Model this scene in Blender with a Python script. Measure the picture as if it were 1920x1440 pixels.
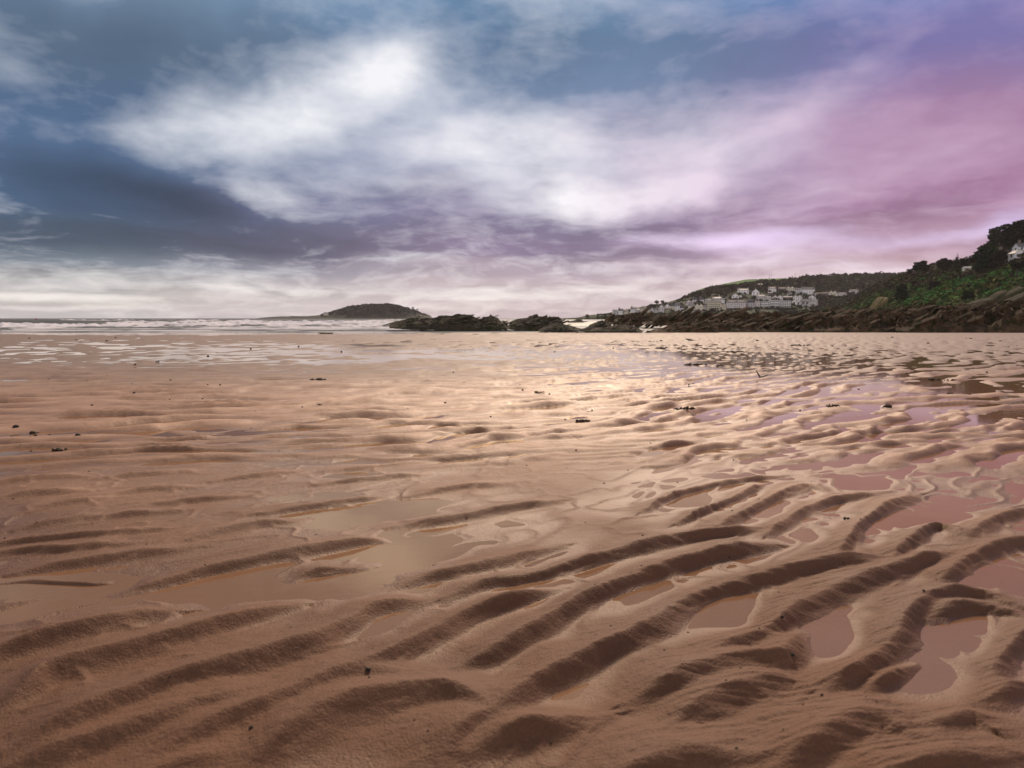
import bpy, bmesh, math, random
import numpy as np
from mathutils import Vector, Matrix

for o in list(bpy.data.objects):
    bpy.data.objects.remove(o, do_unlink=True)
SC = bpy.context.scene
COL = SC.collection
R = math.radians

# ------------------------------------------------------------------ camera
CAM_H = 0.55                 # lens height above the sand it stands on
F_PX = 1280.0                # focal length in pixels of the 1920 px wide photograph
HORIZON = 596.5
PITCH = math.atan((720.0 - HORIZON) / F_PX)
cam_d = bpy.data.cameras.new('camera')
cam_d.sensor_width = 36.0
cam_d.lens = 36.0 * F_PX / 1920.0
cam_d.clip_start = 0.05
cam_d.clip_end = 20000.0
cam_d.dof.use_dof = True
cam_d.dof.focus_distance = 3.0
cam_d.dof.aperture_fstop = 7.0
cam = bpy.data.objects.new('camera', cam_d)
cam.location = (0, 0, CAM_H)
cam.rotation_euler = (R(90) - PITCH, 0, 0)
COL.objects.link(cam)
SC.camera = cam

# ------------------------------------------------------------------ picture settings
SC.view_settings.view_transform = 'Standard'
SC.view_settings.look = 'None'
SC.view_settings.gamma = 1.0
SC.view_settings.exposure = 0.5
SC.view_settings.use_curve_mapping = False
SC.render.engine = 'CYCLES'
SC.cycles.use_denoising = True
SC.cycles.max_bounces = 6
SC.cycles.diffuse_bounces = 2
SC.cycles.glossy_bounces = 3
SC.cycles.transmission_bounces = 3
SC.cycles.volume_bounces = 0
SC.cycles.sample_clamp_indirect = 4.0

# ------------------------------------------------------------------ light: low sun ahead, veiled by cloud
SUN_AZ, SUN_EL = R(9), R(37)          # azimuth from straight ahead (+Y), positive to the right
sun_d = bpy.data.lights.new('sun', 'SUN')
sun_d.energy = 3.2
sun_d.angle = R(12)
sun_d.color = (1.0, 0.79, 0.60)
sun = bpy.data.objects.new('sun', sun_d)
sun_dir = Vector((math.sin(SUN_AZ) * math.cos(SUN_EL), math.cos(SUN_AZ) * math.cos(SUN_EL), math.sin(SUN_EL)))
sun.rotation_euler = sun_dir.to_track_quat('Z', 'Y').to_euler()
sun.location = sun_dir * 50
COL.objects.link(sun)


def lin(c):
    return tuple(((v / 255.0) / 12.92 if v / 255.0 <= 0.04045 else ((v / 255.0 + 0.055) / 1.055) ** 2.4) for v in c)


def ray(px, py):
    """World direction of a point of the photograph, with y = 1."""
    u, v = (px - 960.0) / F_PX, (720.0 - py) / F_PX
    d = Vector((u, math.cos(PITCH) + v * math.sin(PITCH), -math.sin(PITCH) + v * math.cos(PITCH)))
    return d / d.y


def at(px, py, D):
    """The place D metres ahead that the photograph shows at (px, py)."""
    d = ray(px, py)
    return Vector((d.x * D, D, CAM_H + d.z * D))


def azel(px, py):
    d = ray(px, py).normalized()
    return math.degrees(math.atan2(d.x, d.y)), math.degrees(math.asin(d.z))


# ------------------------------------------------------------------ sky
class NT:
    """Small helper that wires shader nodes."""
    def __init__(self, tree):
        self.t = tree
        self.n = tree.nodes
        self.l = tree.links

    def node(self, kind, **kw):
        n = self.n.new(kind)
        for k, v in kw.items():
            setattr(n, k, v)
        return n

    def put(self, sock, v):
        if v is None:
            return
        if isinstance(v, bpy.types.NodeSocket):
            self.l.new(v, sock)
        else:
            sock.default_value = v

    def math(self, op, a, b=None, c=None, clamp=False):
        n = self.node('ShaderNodeMath', operation=op, use_clamp=clamp)
        for s, v in zip(n.inputs, (a, b, c)):
            self.put(s, v)
        return n.outputs[0]

    def vmath(self, op, a, b=None):
        n = self.node('ShaderNodeVectorMath', operation=op)
        self.put(n.inputs[0], a)
        if b is not None:
            self.put(n.inputs[1], b)
        return n.outputs[0]

    def mix(self, f, a, b, blend='MIX'):
        n = self.node('ShaderNodeMix', data_type='RGBA', blend_type=blend)
        self.put(n.inputs[0], f)
        self.put(n.inputs[6], a if isinstance(a, bpy.types.NodeSocket) else (*a[:3], 1))
        self.put(n.inputs[7], b if isinstance(b, bpy.types.NodeSocket) else (*b[:3], 1))
        return n.outputs[2]

    def noise(self, vec, scale, detail=4.0, rough=0.5, dist=0.0, color=False):
        n = self.node('ShaderNodeTexNoise')
        self.put(n.inputs['Vector'], vec)
        n.inputs['Scale'].default_value = scale
        n.inputs['Detail'].default_value = detail
        n.inputs['Roughness'].default_value = rough
        n.inputs['Distortion'].default_value = dist
        return n.outputs['Color' if color else 'Fac']

    def mr(self, v, a, b, c=0.0, d=1.0, smooth=True):
        n = self.node('ShaderNodeMapRange', interpolation_type='SMOOTHSTEP' if smooth else 'LINEAR')
        self.put(n.inputs[0], v)
        for i, q in enumerate((a, b, c, d)):
            n.inputs[i + 1].default_value = q
        return n.outputs[0]

    def ramp(self, f, stops, interp='LINEAR'):
        n = self.node('ShaderNodeValToRGB')
        self.put(n.inputs[0], f)
        cr = n.color_ramp
        cr.interpolation = interp
        while len(cr.elements) < len(stops):
            cr.elements.new(0.5)
        for e, (p, c) in zip(cr.elements, stops):
            e.position = p
            e.color = (*c[:3], 1)
        return n.outputs[0]


def build_sky():
    w = bpy.data.worlds.new('World')
    SC.world = w
    w.use_nodes = True
    w.node_tree.nodes.clear()
    g = NT(w.node_tree)
    tc = g.node('ShaderNodeTexCoord')
    sep = g.node('ShaderNodeSeparateXYZ')
    g.l.new(tc.outputs['Generated'], sep.inputs[0])
    x, y, z = sep.outputs
    zc = g.math('MAXIMUM', z, 0.0)
    hl = g.math('SQRT', g.math('ADD', g.math('MULTIPLY', x, x), g.math('MULTIPLY', y, y)))
    side = g.math('DIVIDE', x, g.math('MAXIMUM', hl, 0.001))
    az = g.math('MULTIPLY', g.math('ARCTAN2', x, y), 57.29578)
    el = g.math('MULTIPLY', g.math('ARCSINE', z), 57.29578)
    # cloud deck coordinates: a flat layer seen from below, so detail stretches towards the horizon
    inv = g.math('DIVIDE', 1.0, g.math('ADD', zc, 0.085))
    deck = g.node('ShaderNodeCombineXYZ')
    g.put(deck.inputs[0], g.math('MULTIPLY', x, inv))
    g.put(deck.inputs[1], g.math('MULTIPLY', y, inv))
    dk = deck.outputs[0]
    wob = g.noise(dk, 0.42, 6, 0.55, 0.6, color=True)
    ws = g.node('ShaderNodeSeparateColor')
    g.l.new(wob, ws.inputs[0])
    wob2 = g.noise(tc.outputs['Generated'], 5.0, 4, 0.55, 0.3, color=True)
    ws2 = g.node('ShaderNodeSeparateColor')
    g.l.new(wob2, ws2.inputs[0])
    azw = g.math('ADD', az, g.math('ADD', g.math('MULTIPLY', g.math('SUBTRACT', ws.outputs[0], 0.5), 13.0),
                                  g.math('MULTIPLY', g.math('SUBTRACT', ws2.outputs[0], 0.5), 9.0)))
    elamp = g.math('ADD', g.math('MULTIPLY', g.math('MINIMUM', g.math('MAXIMUM', el, 0.0), 30.0), 0.22), 0.8)
    elw = g.math('ADD', el, g.math('MULTIPLY', g.math('ADD', g.math('SUBTRACT', ws.outputs[1], 0.5),
                                                       g.math('SUBTRACT', ws2.outputs[1], 0.5)), elamp))
    pc = g.node('ShaderNodeCombineXYZ')
    g.put(pc.inputs[0], azw)
    g.put(pc.inputs[1], elw)
    p = pc.outputs[0]

    def blob(cx, cy, rx, ry, rot=0.0):
        a, e = azel(cx, cy)
        sx = (azel(cx + rx, cy)[0] - azel(cx - rx, cy)[0]) / 2
        sy = (azel(cx, cy - ry)[1] - azel(cx, cy + ry)[1]) / 2
        m = g.node('ShaderNodeMapping', vector_type='TEXTURE')
        g.l.new(p, m.inputs[0])
        m.inputs[1].default_value = (a, e, 0)
        m.inputs[2].default_value = (0, 0, R(rot))
        m.inputs[3].default_value = (sx * 1.3, sy * 1.3, 1)
        gr = g.node('ShaderNodeTexGradient', gradient_type='SPHERICAL')
        g.l.new(m.outputs[0], gr.inputs[0])
        return g.mr(gr.outputs['Fac'], 0.0, 1.0)

    # colour of the cloud underside against height, for the left, the middle and the right of the bay
    rows = [590, 565, 535, 505, 470, 400, 300, 150, 0]
    Lc = [(192, 190, 190), (205, 200, 196), (182, 182, 184), (122, 136, 150), (84, 106, 130), (74, 102, 136), (84, 112, 148), (98, 122, 150), (120, 145, 172)]
    Cc = [(200, 182, 186), (208, 192, 196), (203, 186, 192), (186, 170, 184), (146, 130, 160), (146, 138, 170), (160, 166, 194), (116, 142, 176), (104, 140, 176)]
    Rc = [(192, 168, 180), (198, 168, 176), (200, 170, 176), (194, 162, 172), (184, 150, 172), (172, 128, 164), (172, 132, 168), (126, 120, 174), (102, 136, 198)]
    emax = 30.0
    f = g.math('DIVIDE', g.math('ADD', elw, 0.0), emax, clamp=True)

    def col_ramp(cols):
        st = []
        for yy, c in zip(rows, cols):
            st.append((max(0.0, azel(960, yy)[1] / emax), lin(c)))
        return g.ramp(f, st, 'EASE')
    sidew = g.math('ADD', side, g.math('MULTIPLY', g.math('SUBTRACT', ws2.outputs[2], 0.5), 0.25))
    cl = g.mix(g.mr(sidew, -0.52, -0.02), col_ramp(Lc), col_ramp(Cc))
    base = g.mix(g.mr(sidew, 0.06, 0.56), cl, col_ramp(Rc))
    # overhead, beyond the picture, the deck goes on as broken grey white cloud
    over = g.mr(el, 26.0, 60.0)
    base = g.mix(over, base, lin((104, 122, 150)))
    # sky behind the camera: slate above, low band brightened to light the house fronts
    rear = g.node('ShaderNodeVectorMath', operation='SCALE')
    rear.inputs[3].default_value = 1.4
    g.l.new(g.ramp(g.math('DIVIDE', el, 60.0, clamp=True), [(0.0, lin((250, 240, 236))), (0.4, lin((225, 218, 218))), (1.0, lin((88, 98, 118)))]), rear.inputs[0])
    base = g.mix(g.mr(y, 0.35, -0.45, 0.0, 0.85), base, rear.outputs[0])

    def total(blobs):
        acc = None
        for (cx, cy, rx, ry, rot, amp) in blobs:
            v = g.math('MULTIPLY', blob(cx, cy, rx, ry, rot), amp)
            acc = v if acc is None else g.math('ADD', acc, v)
        return acc
    bright = [(640, 180, 250, 90, 13, 0.46), (740, 160, 140, 65, 5, 0.34), (690, 120, 150, 60, 0, 0.16), (430, 240, 310, 70, 5, 0.46), (265, 270, 120, 45, -6, 0.36),
              (480, 362, 160, 42, -14, 0.58), (560, 320, 220, 60, 0, 0.22), (1200, 372, 150, 44, 12, 0.55), (1110, 350, 130, 30, -10, 0.2), (1290, 320, 200, 60, 14, 0.25), (1220, 345, 230, 90, 10, 0.30), (1060, 262, 400, 70, 8, 0.34), (1330, 285, 280, 70, 12, 0.36),
              (980, 300, 240, 90, 0, 0.36), (1440, 472, 120, 24, 4, 0.95), (1330, 448, 150, 18, 0, 0.55), (1400, 492, 170, 12, 0, 0.45), (900, 235, 180, 60, 10, 0.25), (1110, 385, 150, 30, 0, 0.32),
              (1010, 545, 330, 16, 0, 0.5), (100, 553, 320, 11, -1, 1.0), (130, 576, 250, 8, 0, 0.6), (300, 508, 380, 15, 0, 0.45), (880, 580, 160, 10, 0, 0.5), (200, 530, 400, 12, 0, 0.4), (960, 560, 260, 10, 0, 0.35),
              (1620, 505, 180, 18, 0, 0.4), (1560, 350, 360, 60, 8, 0.26), (1650, 400, 240, 28, 6, 0.18), (1010, 40, 130, 70, -20, 0.22), (1180, 20, 120, 60, 0, 0.14),
              (1330, 60, 170, 80, 0, 0.14), (1560, 50, 200, 80, 0, 0.16), (1580, 170, 160, 34, 30, 0.18), (820, 488, 320, 14, 0, 0.28), (1180, 500, 160, 12, 0, 0.4), (640, 545, 300, 9, 0, 0.35), (1300, 520, 200, 12, 0, 0.4), (1500, 500, 130, 14, 0, 0.3)]
    dark = [(150, 340, 340, 66, -6, 0.8), (330, 372, 230, 46, -12, 0.6), (150, 430, 600, 60, 2, 0.65), (480, 462, 420, 42, 0, 0.5), (900, 425, 470, 40, 2, 0.55),
            (1180, 437, 190, 22, 6, 0.42), (1130, 476, 260, 28, 4, 0.45), (800, 355, 190, 36, 0, 0.4), (1065, 330, 60, 40, 0, 0.3), (100, 160, 330, 110, 0, 0.3), (960, 120, 230, 110, 0, 0.5), (1300, 90, 330, 90, 0, 0.35), (250, 80, 420, 110, 0, 0.5),
            (1350, 190, 330, 80, 8, 0.22), (1640, 400, 240, 36, 10, 0.42), (1370, 375, 120, 40, 10, 0.4), (60, 505, 200, 18, 0, 0.45), (300, 563, 220, 6, 0, 0.3), (860, 515, 180, 7, 0, 0.35),
            (1830, 170, 220, 120, 0, 0.14), (60, 568, 140, 7, 0, 0.25), (450, 545, 250, 6, 0, 0.2), (1050, 580, 300, 8, 0, 0.2), (650, 470, 250, 26, 0, 0.2)]
    lump = g.node('ShaderNodeMapping')
    g.l.new(tc.outputs['Generated'], lump.inputs[0])
    lump.inputs[3].default_value = (1.0, 1.0, 2.3)
    n1 = g.noise(lump.outputs[0], 3.6, 9, 0.55, 0.35)
    n2 = g.noise(lump.outputs[0], 10.0, 8, 0.56, 0.2)
    sv = g.node('ShaderNodeCombineXYZ')
    g.put(sv.inputs[0], g.math('MULTIPLY', side, 15.0))
    g.put(sv.inputs[1], g.math('MULTIPLY', elw, 1.0))
    g.put(sv.inputs[2], g.math('MULTIPLY', y, 5.0))
    n3 = g.noise(sv.outputs[0], 1.0, 7, 0.62, 0.4)
    strk = g.math('MULTIPLY', g.math('SUBTRACT', n3, 0.5), g.mr(el, 1.0, 13.0, 2.1, 0.2))
    fine = g.math('ADD', g.math('MULTIPLY', g.math('SUBTRACT', n1, 0.5), 1.15), g.math('MULTIPLY', g.math('SUBTRACT', n2, 0.5), 0.65))
    fine = g.math('ADD', fine, strk)
    puff = g.noise(lump.outputs[0], 5.5, 7, 0.55, 0.3)
    body = g.math('MULTIPLY', total(bright), g.math('ADD', 0.62, g.math('MULTIPLY', g.mr(g.math('ADD', g.math('MULTIPLY', puff, 0.6), g.math('MULTIPLY', n2, 0.4)), 0.32, 0.66, smooth=False), 0.75)))
    br = g.math('ADD', body, fine)
    br = g.math('SUBTRACT', br, g.math('MULTIPLY', total(dark), 0.22))
    br = g.math('SUBTRACT', br, g.mr(y, 0.3, -0.4, 0.0, 0.25))
    dkv = g.math('ADD', total(dark), g.math('MULTIPLY', fine, -0.55))
    dkf = g.mr(dkv, -0.3, 1.2, 1.14, 0.42, smooth=False)
    col = g.node('ShaderNodeVectorMath', operation='SCALE')
    g.l.new(base, col.inputs[0])
    g.put(col.inputs[3], dkf)
    white = g.ramp(g.mr(sidew, -0.55, 0.65), [(0.0, lin((240, 242, 248))), (0.5, lin((254, 251, 255))), (0.8, lin((232, 212, 232))), (1.0, lin((214, 188, 212)))])
    low = g.mr(el, 1.0, 6.0, 0.75, 0.0)
    white = g.mix(low, white, lin((255, 246, 236)))
    cloud = g.mix(g.mr(br, -0.08, 1.0, smooth=False), col.outputs[0], white)
    # clear sky showing through the thin places low on the right
    sky = g.node('ShaderNodeTexSky', sky_type='NISHITA')
    sky.sun_disc = False
    sky.sun_elevation = SUN_EL
    sky.sun_rotation = SUN_AZ
    sky.air_density = 1.0
    sky.dust_density = 1.0
    gap = g.math('MULTIPLY', total([(1370, 452, 230, 24, -2, 0.6), (1760, 438, 260, 18, 6, 0.4), (1880, 405, 120, 26, 8, 0.3), (1700, 505, 160, 14, 0, 0.2)]), 0.9, clamp=True)
    ten = g.node('ShaderNodeVectorMath', operation='SCALE')
    g.l.new(cloud, ten.inputs[0])
    ten.inputs[3].default_value = 10.0
    vio = g.mix(1.0, sky.outputs[0], (1.0, 0.78, 1.2), 'MULTIPLY')
    vs = g.node('ShaderNodeVectorMath', operation='SCALE')
    g.l.new(vio, vs.inputs[0])
    vs.inputs[3].default_value = 1.0
    out_c = g.mix(gap, ten.outputs[0], vs.outputs[0])
    bg = g.node('ShaderNodeBackground')
    g.l.new(out_c, bg.inputs[0])
    bg.inputs[1].default_value = SKY_STRENGTH
    out = g.node('ShaderNodeOutputWorld')
    g.l.new(bg.outputs[0], out.inputs[0])
    w.cycles.sampling_method = 'MANUAL'
    w.cycles.sample_map_resolution = 512


SKY_STRENGTH = 0.07
build_sky()

# ------------------------------------------------------------------ numeric noise (numpy) for terrain
_rng = np.random.default_rng(7)
_PERM = _rng.permutation(4096).astype(np.int64)
_GRAD2 = np.stack([np.cos(np.arange(4096) * 2.399), np.sin(np.arange(4096) * 2.399)], 1)
_g3 = _rng.normal(size=(4096, 3))
_GRAD3 = _g3 / np.linalg.norm(_g3, axis=1, keepdims=True)


def _h2(i, j):
    return _PERM[(_PERM[i & 4095] + j) & 4095]


def perlin2(x, y):
    xi, yi = np.floor(x).astype(np.int64), np.floor(y).astype(np.int64)
    fx, fy = x - xi, y - yi
    u, v = fx * fx * fx * (fx * (fx * 6 - 15) + 10), fy * fy * fy * (fy * (fy * 6 - 15) + 10)

    def gd(a, b):
        g = _GRAD2[_h2(xi + a, yi + b)]
        return g[..., 0] * (fx - a) + g[..., 1] * (fy - b)
    n0 = gd(0, 0) * (1 - u) + gd(1, 0) * u
    n1 = gd(0, 1) * (1 - u) + gd(1, 1) * u
    return (n0 * (1 - v) + n1 * v) * 1.5


def fbm2(x, y, octs=4, gain=0.5):
    a, t = 1.0, 0.0
    for k in range(octs):
        t = t + a * perlin2(x * 2 ** k + 17.3 * k, y * 2 ** k - 9.1 * k)
        a *= gain
    return t


def perlin3(x, y, z):
    xi, yi, zi = (np.floor(q).astype(np.int64) for q in (x, y, z))
    fx, fy, fz = x - xi, y - yi, z - zi
    u, v, w = (q * q * q * (q * (q * 6 - 15) + 10) for q in (fx, fy, fz))

    def gd(a, b, c):
        g = _GRAD3[_PERM[(_h2(xi + a, yi + b) + zi + c) & 4095]]
        return g[..., 0] * (fx - a) + g[..., 1] * (fy - b) + g[..., 2] * (fz - c)

    def lay(c):
        n0 = gd(0, 0, c) * (1 - u) + gd(1, 0, c) * u
        n1 = gd(0, 1, c) * (1 - u) + gd(1, 1, c) * u
        return n0 * (1 - v) + n1 * v
    return (lay(0) * (1 - w) + lay(1) * w) * 1.5


def fbm3(p, s, octs=4, gain=0.5):
    a, t = 1.0, 0.0
    for k in range(octs):
        f = s * 2 ** k
        t = t + a * perlin3(p[..., 0] * f + 3.7 * k, p[..., 1] * f + 11.9 * k, p[..., 2] * f - 5.3 * k)
        a *= gain
    return t


def sstep(x, a, b):
    t = np.clip((x - a) / (b - a), 0, 1)
    return t * t * (3 - 2 * t)


# ------------------------------------------------------------------ mesh helpers
def mesh_np(name, V, F, smooth=True, attrs=None):
    """A mesh from arrays; F is an (n, 3) or (n, 4) array."""
    me = bpy.data.meshes.new(name)
    V = np.asarray(V, dtype=np.float32)
    F = np.asarray(F, dtype=np.int32)
    k = F.shape[1]
    me.vertices.add(len(V))
    me.vertices.foreach_set('co', V.ravel())
    me.loops.add(F.size)
    me.loops.foreach_set('vertex_index', F.ravel())
    me.polygons.add(len(F))
    me.polygons.foreach_set('loop_start', np.arange(0, F.size, k, dtype=np.int32))
    try:
        me.polygons.foreach_set('loop_total', np.full(len(F), k, dtype=np.int32))
    except Exception:
        pass
    me.update(calc_edges=True)
    me.polygons.foreach_set('use_smooth', np.full(len(F), smooth, dtype=bool))
    for an, (kind, vals) in (attrs or {}).items():
        a = me.attributes.new(an, 'FLOAT' if kind == 'f' else 'FLOAT_COLOR', 'POINT')
        a.data.foreach_set('value' if kind == 'f' else 'color', np.asarray(vals, dtype=np.float32).ravel())
    me.validate(verbose=False)
    return me


def link(name, me, mat=None, parent=None, loc=None, rot=None, scale=None):
    o = bpy.data.objects.new(name, me)
    if mat is not None and len(me.materials) == 0:
        me.materials.append(mat)
    if parent is not None:
        o.parent = parent
    if loc is not None:
        o.location = loc
    if rot is not None:
        o.rotation_euler = rot
    if scale is not None:
        o.scale = scale if hasattr(scale, '__len__') else (scale,) * 3
    COL.objects.link(o)
    return o


def tag(o, label=None, cat=None, group=None, kind=None):
    for k, v in (('label', label), ('category', cat), ('group', group), ('kind', kind)):
        if v:
            o[k] = v
    return o


def empty(name, loc, rz=0.0):
    o = bpy.data.objects.new(name, None)
    o.empty_display_size = 0.2
    o.location = loc
    o.rotation_euler = (0, 0, rz)
    COL.objects.link(o)
    return o


def grid_faces(nr, nc, wrap=False):
    r = np.arange(nr - 1)[:, None]
    c = np.arange(nc if wrap else nc - 1)[None, :]
    c2 = (c + 1) % nc
    return np.stack([r * nc + c, r * nc + c2, (r + 1) * nc + c2, (r + 1) * nc + c], -1).reshape(-1, 4)


def material(name):
    m = bpy.data.materials.new(name)
    m.use_nodes = True
    g = NT(m.node_tree)
    b = m.node_tree.nodes['Principled BSDF']
    return m, g, b


# ------------------------------------------------------------------ the beach
SLOPE = 0.012


def plane_z(y):
    return -SLOPE * y


# crest lines of the ripples that can be followed one by one in the near sand.  Each is traced in a
# 2x enlargement of the lower left (L) or lower right (Q) part of the photograph and laid on the beach.
# (quarter, width, height, points)
RIDGES = [
    ('L', 1.0, 1.0, [(-120, 880), (0, 830), (200, 768), (400, 712), (560, 672), (660, 660)]),
    ('L', 1.0, 1.0, [(-80, 1080), (20, 1010), (150, 920), (400, 845), (650, 780), (850, 715), (1000, 662), (1120, 638)]),
    ('L', 1.15, 1.05, [(40, 1180), (350, 1060), (550, 985), (750, 925), (1000, 862), (1200, 785), (1300, 712), (1400, 650), (1500, 630), (1610, 618)]),
    ('L', 1.2, 0.8, [(-100, 1260), (150, 1190), (400, 1140), (600, 1080), (850, 1010), (1100, 960)]),
    ('L', 0.95, 1.0, [(1240, 930), (1400, 880), (1530, 805), (1650, 730), (1800, 668), (1920, 628), (2040, 590), (2110, 575)]),
    ('L', 1.15, 0.9, [(500, 1260), (700, 1150), (850, 1090), (1100, 1000), (1250, 920), (1400, 895), (1520, 912)]),
    ('L', 1.2, 1.0, [(860, 1270), (1050, 1150), (1250, 1050), (1450, 1000), (1650, 960), (1760, 1000), (1860, 1060)]),
    ('L', 1.1, 0.7, [(250, 1340), (560, 1270), (800, 1210), (1000, 1180)]),
    ('L', 0.9, 0.9, [(1650, 1240), (1720, 1130), (1800, 1070), (1960, 1040)]),
    ('L', 0.85, 0.8, [(1065, 560), (1150, 522), (1250, 508), (1375, 498)]),
    ('L', 1.0, 0.8, [(410, 595), (600, 560), (750, 520), (900, 490), (1050, 458), (1250, 428), (1400, 400), (1475, 403)]),
    ('L', 0.9, 0.6, [(60, 520), (250, 490), (480, 462), (700, 438)]),
    ('L', 0.5, 0.5, [(-80, 420), (150, 400), (420, 385), (600, 372)]),
    ('L', 0.9, 0.7, [(715, 408), (850, 372), (1000, 346), (1140, 328)]),
    ('L', 0.9, 0.6, [(1000, 305), (1150, 282), (1300, 262), (1460, 240)]),
    ('L', 1.0, 0.75, [(1490, 352), (1650, 335), (1760, 318), (1920, 290), (2100, 262)]),
    ('L', 1.1, 0.85, [(1485, 572), (1600, 538), (1750, 512), (1920, 470), (2100, 425)]),
    ('L', 1.0, 0.9, [(1685, 607), (1800, 566), (1920, 538), (2050, 515)]),
    ('L', 0.55, 0.5, [(-60, 560), (120, 545), (330, 560), (520, 545)]),
    ('L', 0.5, 0.5, [(-60, 660), (60, 625), (190, 600)]),
    ('L', 0.6, 0.62, [(-60, 262), (60, 245), (200, 234), (330, 228)]),
    ('L', 0.6, 0.6, [(120, 300), (250, 272), (400, 255)]),
    ('L', 0.6, 0.6, [(60, 365), (190, 342), (320, 322)]),
    ('L', 0.7, 0.6, [(-40, 450), (120, 440), (330, 432), (500, 420)]),
    ('L', 0.7, 0.55, [(350, 330), (500, 318), (680, 300)]),
    ('L', 0.7, 0.6, [(420, 240), (560, 222), (760, 210)]),
    ('L', 0.7, 0.6, [(600, 275), (760, 262), (950, 238)]),
    ('L', 0.7, 0.62, [(-60, 200), (120, 180), (350, 172)]),
    ('L', 0.7, 0.62, [(380, 180), (560, 165), (760, 150)]),
    ('L', 0.8, 0.62, [(800, 190), (950, 170), (1150, 150)]),
    ('L', 0.8, 0.62, [(1200, 200), (1400, 180), (1600, 165)]),
    ('L', 0.8, 0.66, [(1250, 150), (1450, 132), (1650, 110)]),
    ('L', 0.8, 0.66, [(1550, 240), (1700, 215), (1900, 200)]),
    ('Q', 0.9, 0.95, [(-150, 570), (100, 535), (250, 490), (450, 440), (650, 400), (850, 375), (930, 362)]),
    ('Q', 1.0, 1.1, [(-260, 890), (-120, 850), (0, 790), (150, 700), (300, 610), (450, 550), (650, 490), (850, 440), (975, 425)]),
    ('Q', 1.1, 1.1, [(-140, 1090), (0, 1000), (130, 910), (300, 840), (500, 745), (620, 650), (760, 590), (900, 560), (1050, 530), (1230, 490), (1400, 470)]),
    ('Q', 1.1, 1.15, [(700, 850), (860, 800), (980, 745), (1050, 670), (1180, 610), (1350, 550), (1500, 500), (1640, 455)]),
    ('Q', 1.25, 1.1, [(420, 1010), (560, 960), (700, 900), (860, 870), (1010, 860), (1060, 800), (1075, 730)]),
    ('Q', 1.05, 1.1, [(1150, 960), (1300, 900), (1410, 820), (1450, 740), (1500, 665), (1600, 612), (1750, 600), (1890, 640)]),
    ('Q', 0.6, 0.9, [(1330, 960), (1420, 905), (1520, 850)]),
    ('Q', 0.9, 0.9, [(1560, 690), (1680, 640), (1820, 655), (1960, 700)]),
    ('Q', 0.9, 1.0, [(1780, 930), (1840, 830), (1920, 760), (2050, 700)]),
    ('Q', 0.8, 0.9, [(1760, 1000), (1860, 950), (1990, 925)]),
    ('Q', 1.0, 1.0, [(-160, 1180), (0, 1125), (200, 1085), (345, 1055)]),
    ('Q', 1.2, 0.9, [(560, 1120), (700, 1020), (850, 960), (1040, 920), (1100, 960)]),
    ('Q', 1.2, 1.0, [(1000, 1240), (1200, 1120), (1300, 1070), (1400, 1068), (1490, 1120), (1600, 1160)]),
    ('Q', 1.0, 1.0, [(1560, 1130), (1640, 1080), (1720, 1050), (1770, 1085)]),
    ('Q', 1.2, 0.9, [(300, 1340), (500, 1230), (700, 1180), (900, 1200)]),
    ('Q', 1.0, 0.8, [(1300, 1330), (1500, 1240), (1700, 1200), (1960, 1190)]),
    ('Q', 0.6, 0.65, [(480, 300), (600, 238), (720, 208), (850, 184), (1010, 168)]),
    ('Q', 0.7, 0.75, [(610, 345), (750, 288), (870, 230), (945, 198)]),
    ('Q', 0.8, 0.8, [(740, 372), (880, 300), (1000, 240), (1100, 198), (1190, 228)]),
    ('Q', 0.8, 0.8, [(950, 385), (1080, 300), (1200, 258), (1400, 228)]),
    ('Q', 0.85, 0.85, [(1215, 465), (1300, 350), (1400, 280), (1530, 238)]),
    ('Q', 0.85, 0.85, [(1415, 485), (1500, 400), (1600, 338), (1730, 410)]),
    ('Q', 0.9, 0.9, [(1600, 560), (1720, 470), (1850, 420), (2000, 400)]),
    ('Q', 0.8, 0.8, [(1700, 400), (1800, 330), (1960, 290)]),
]


def on_beach(px, py, lift=0.0):
    d = ray(px, py)
    D = (CAM_H - lift) / (-d.z - SLOPE)
    return d.x * D, D


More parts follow.
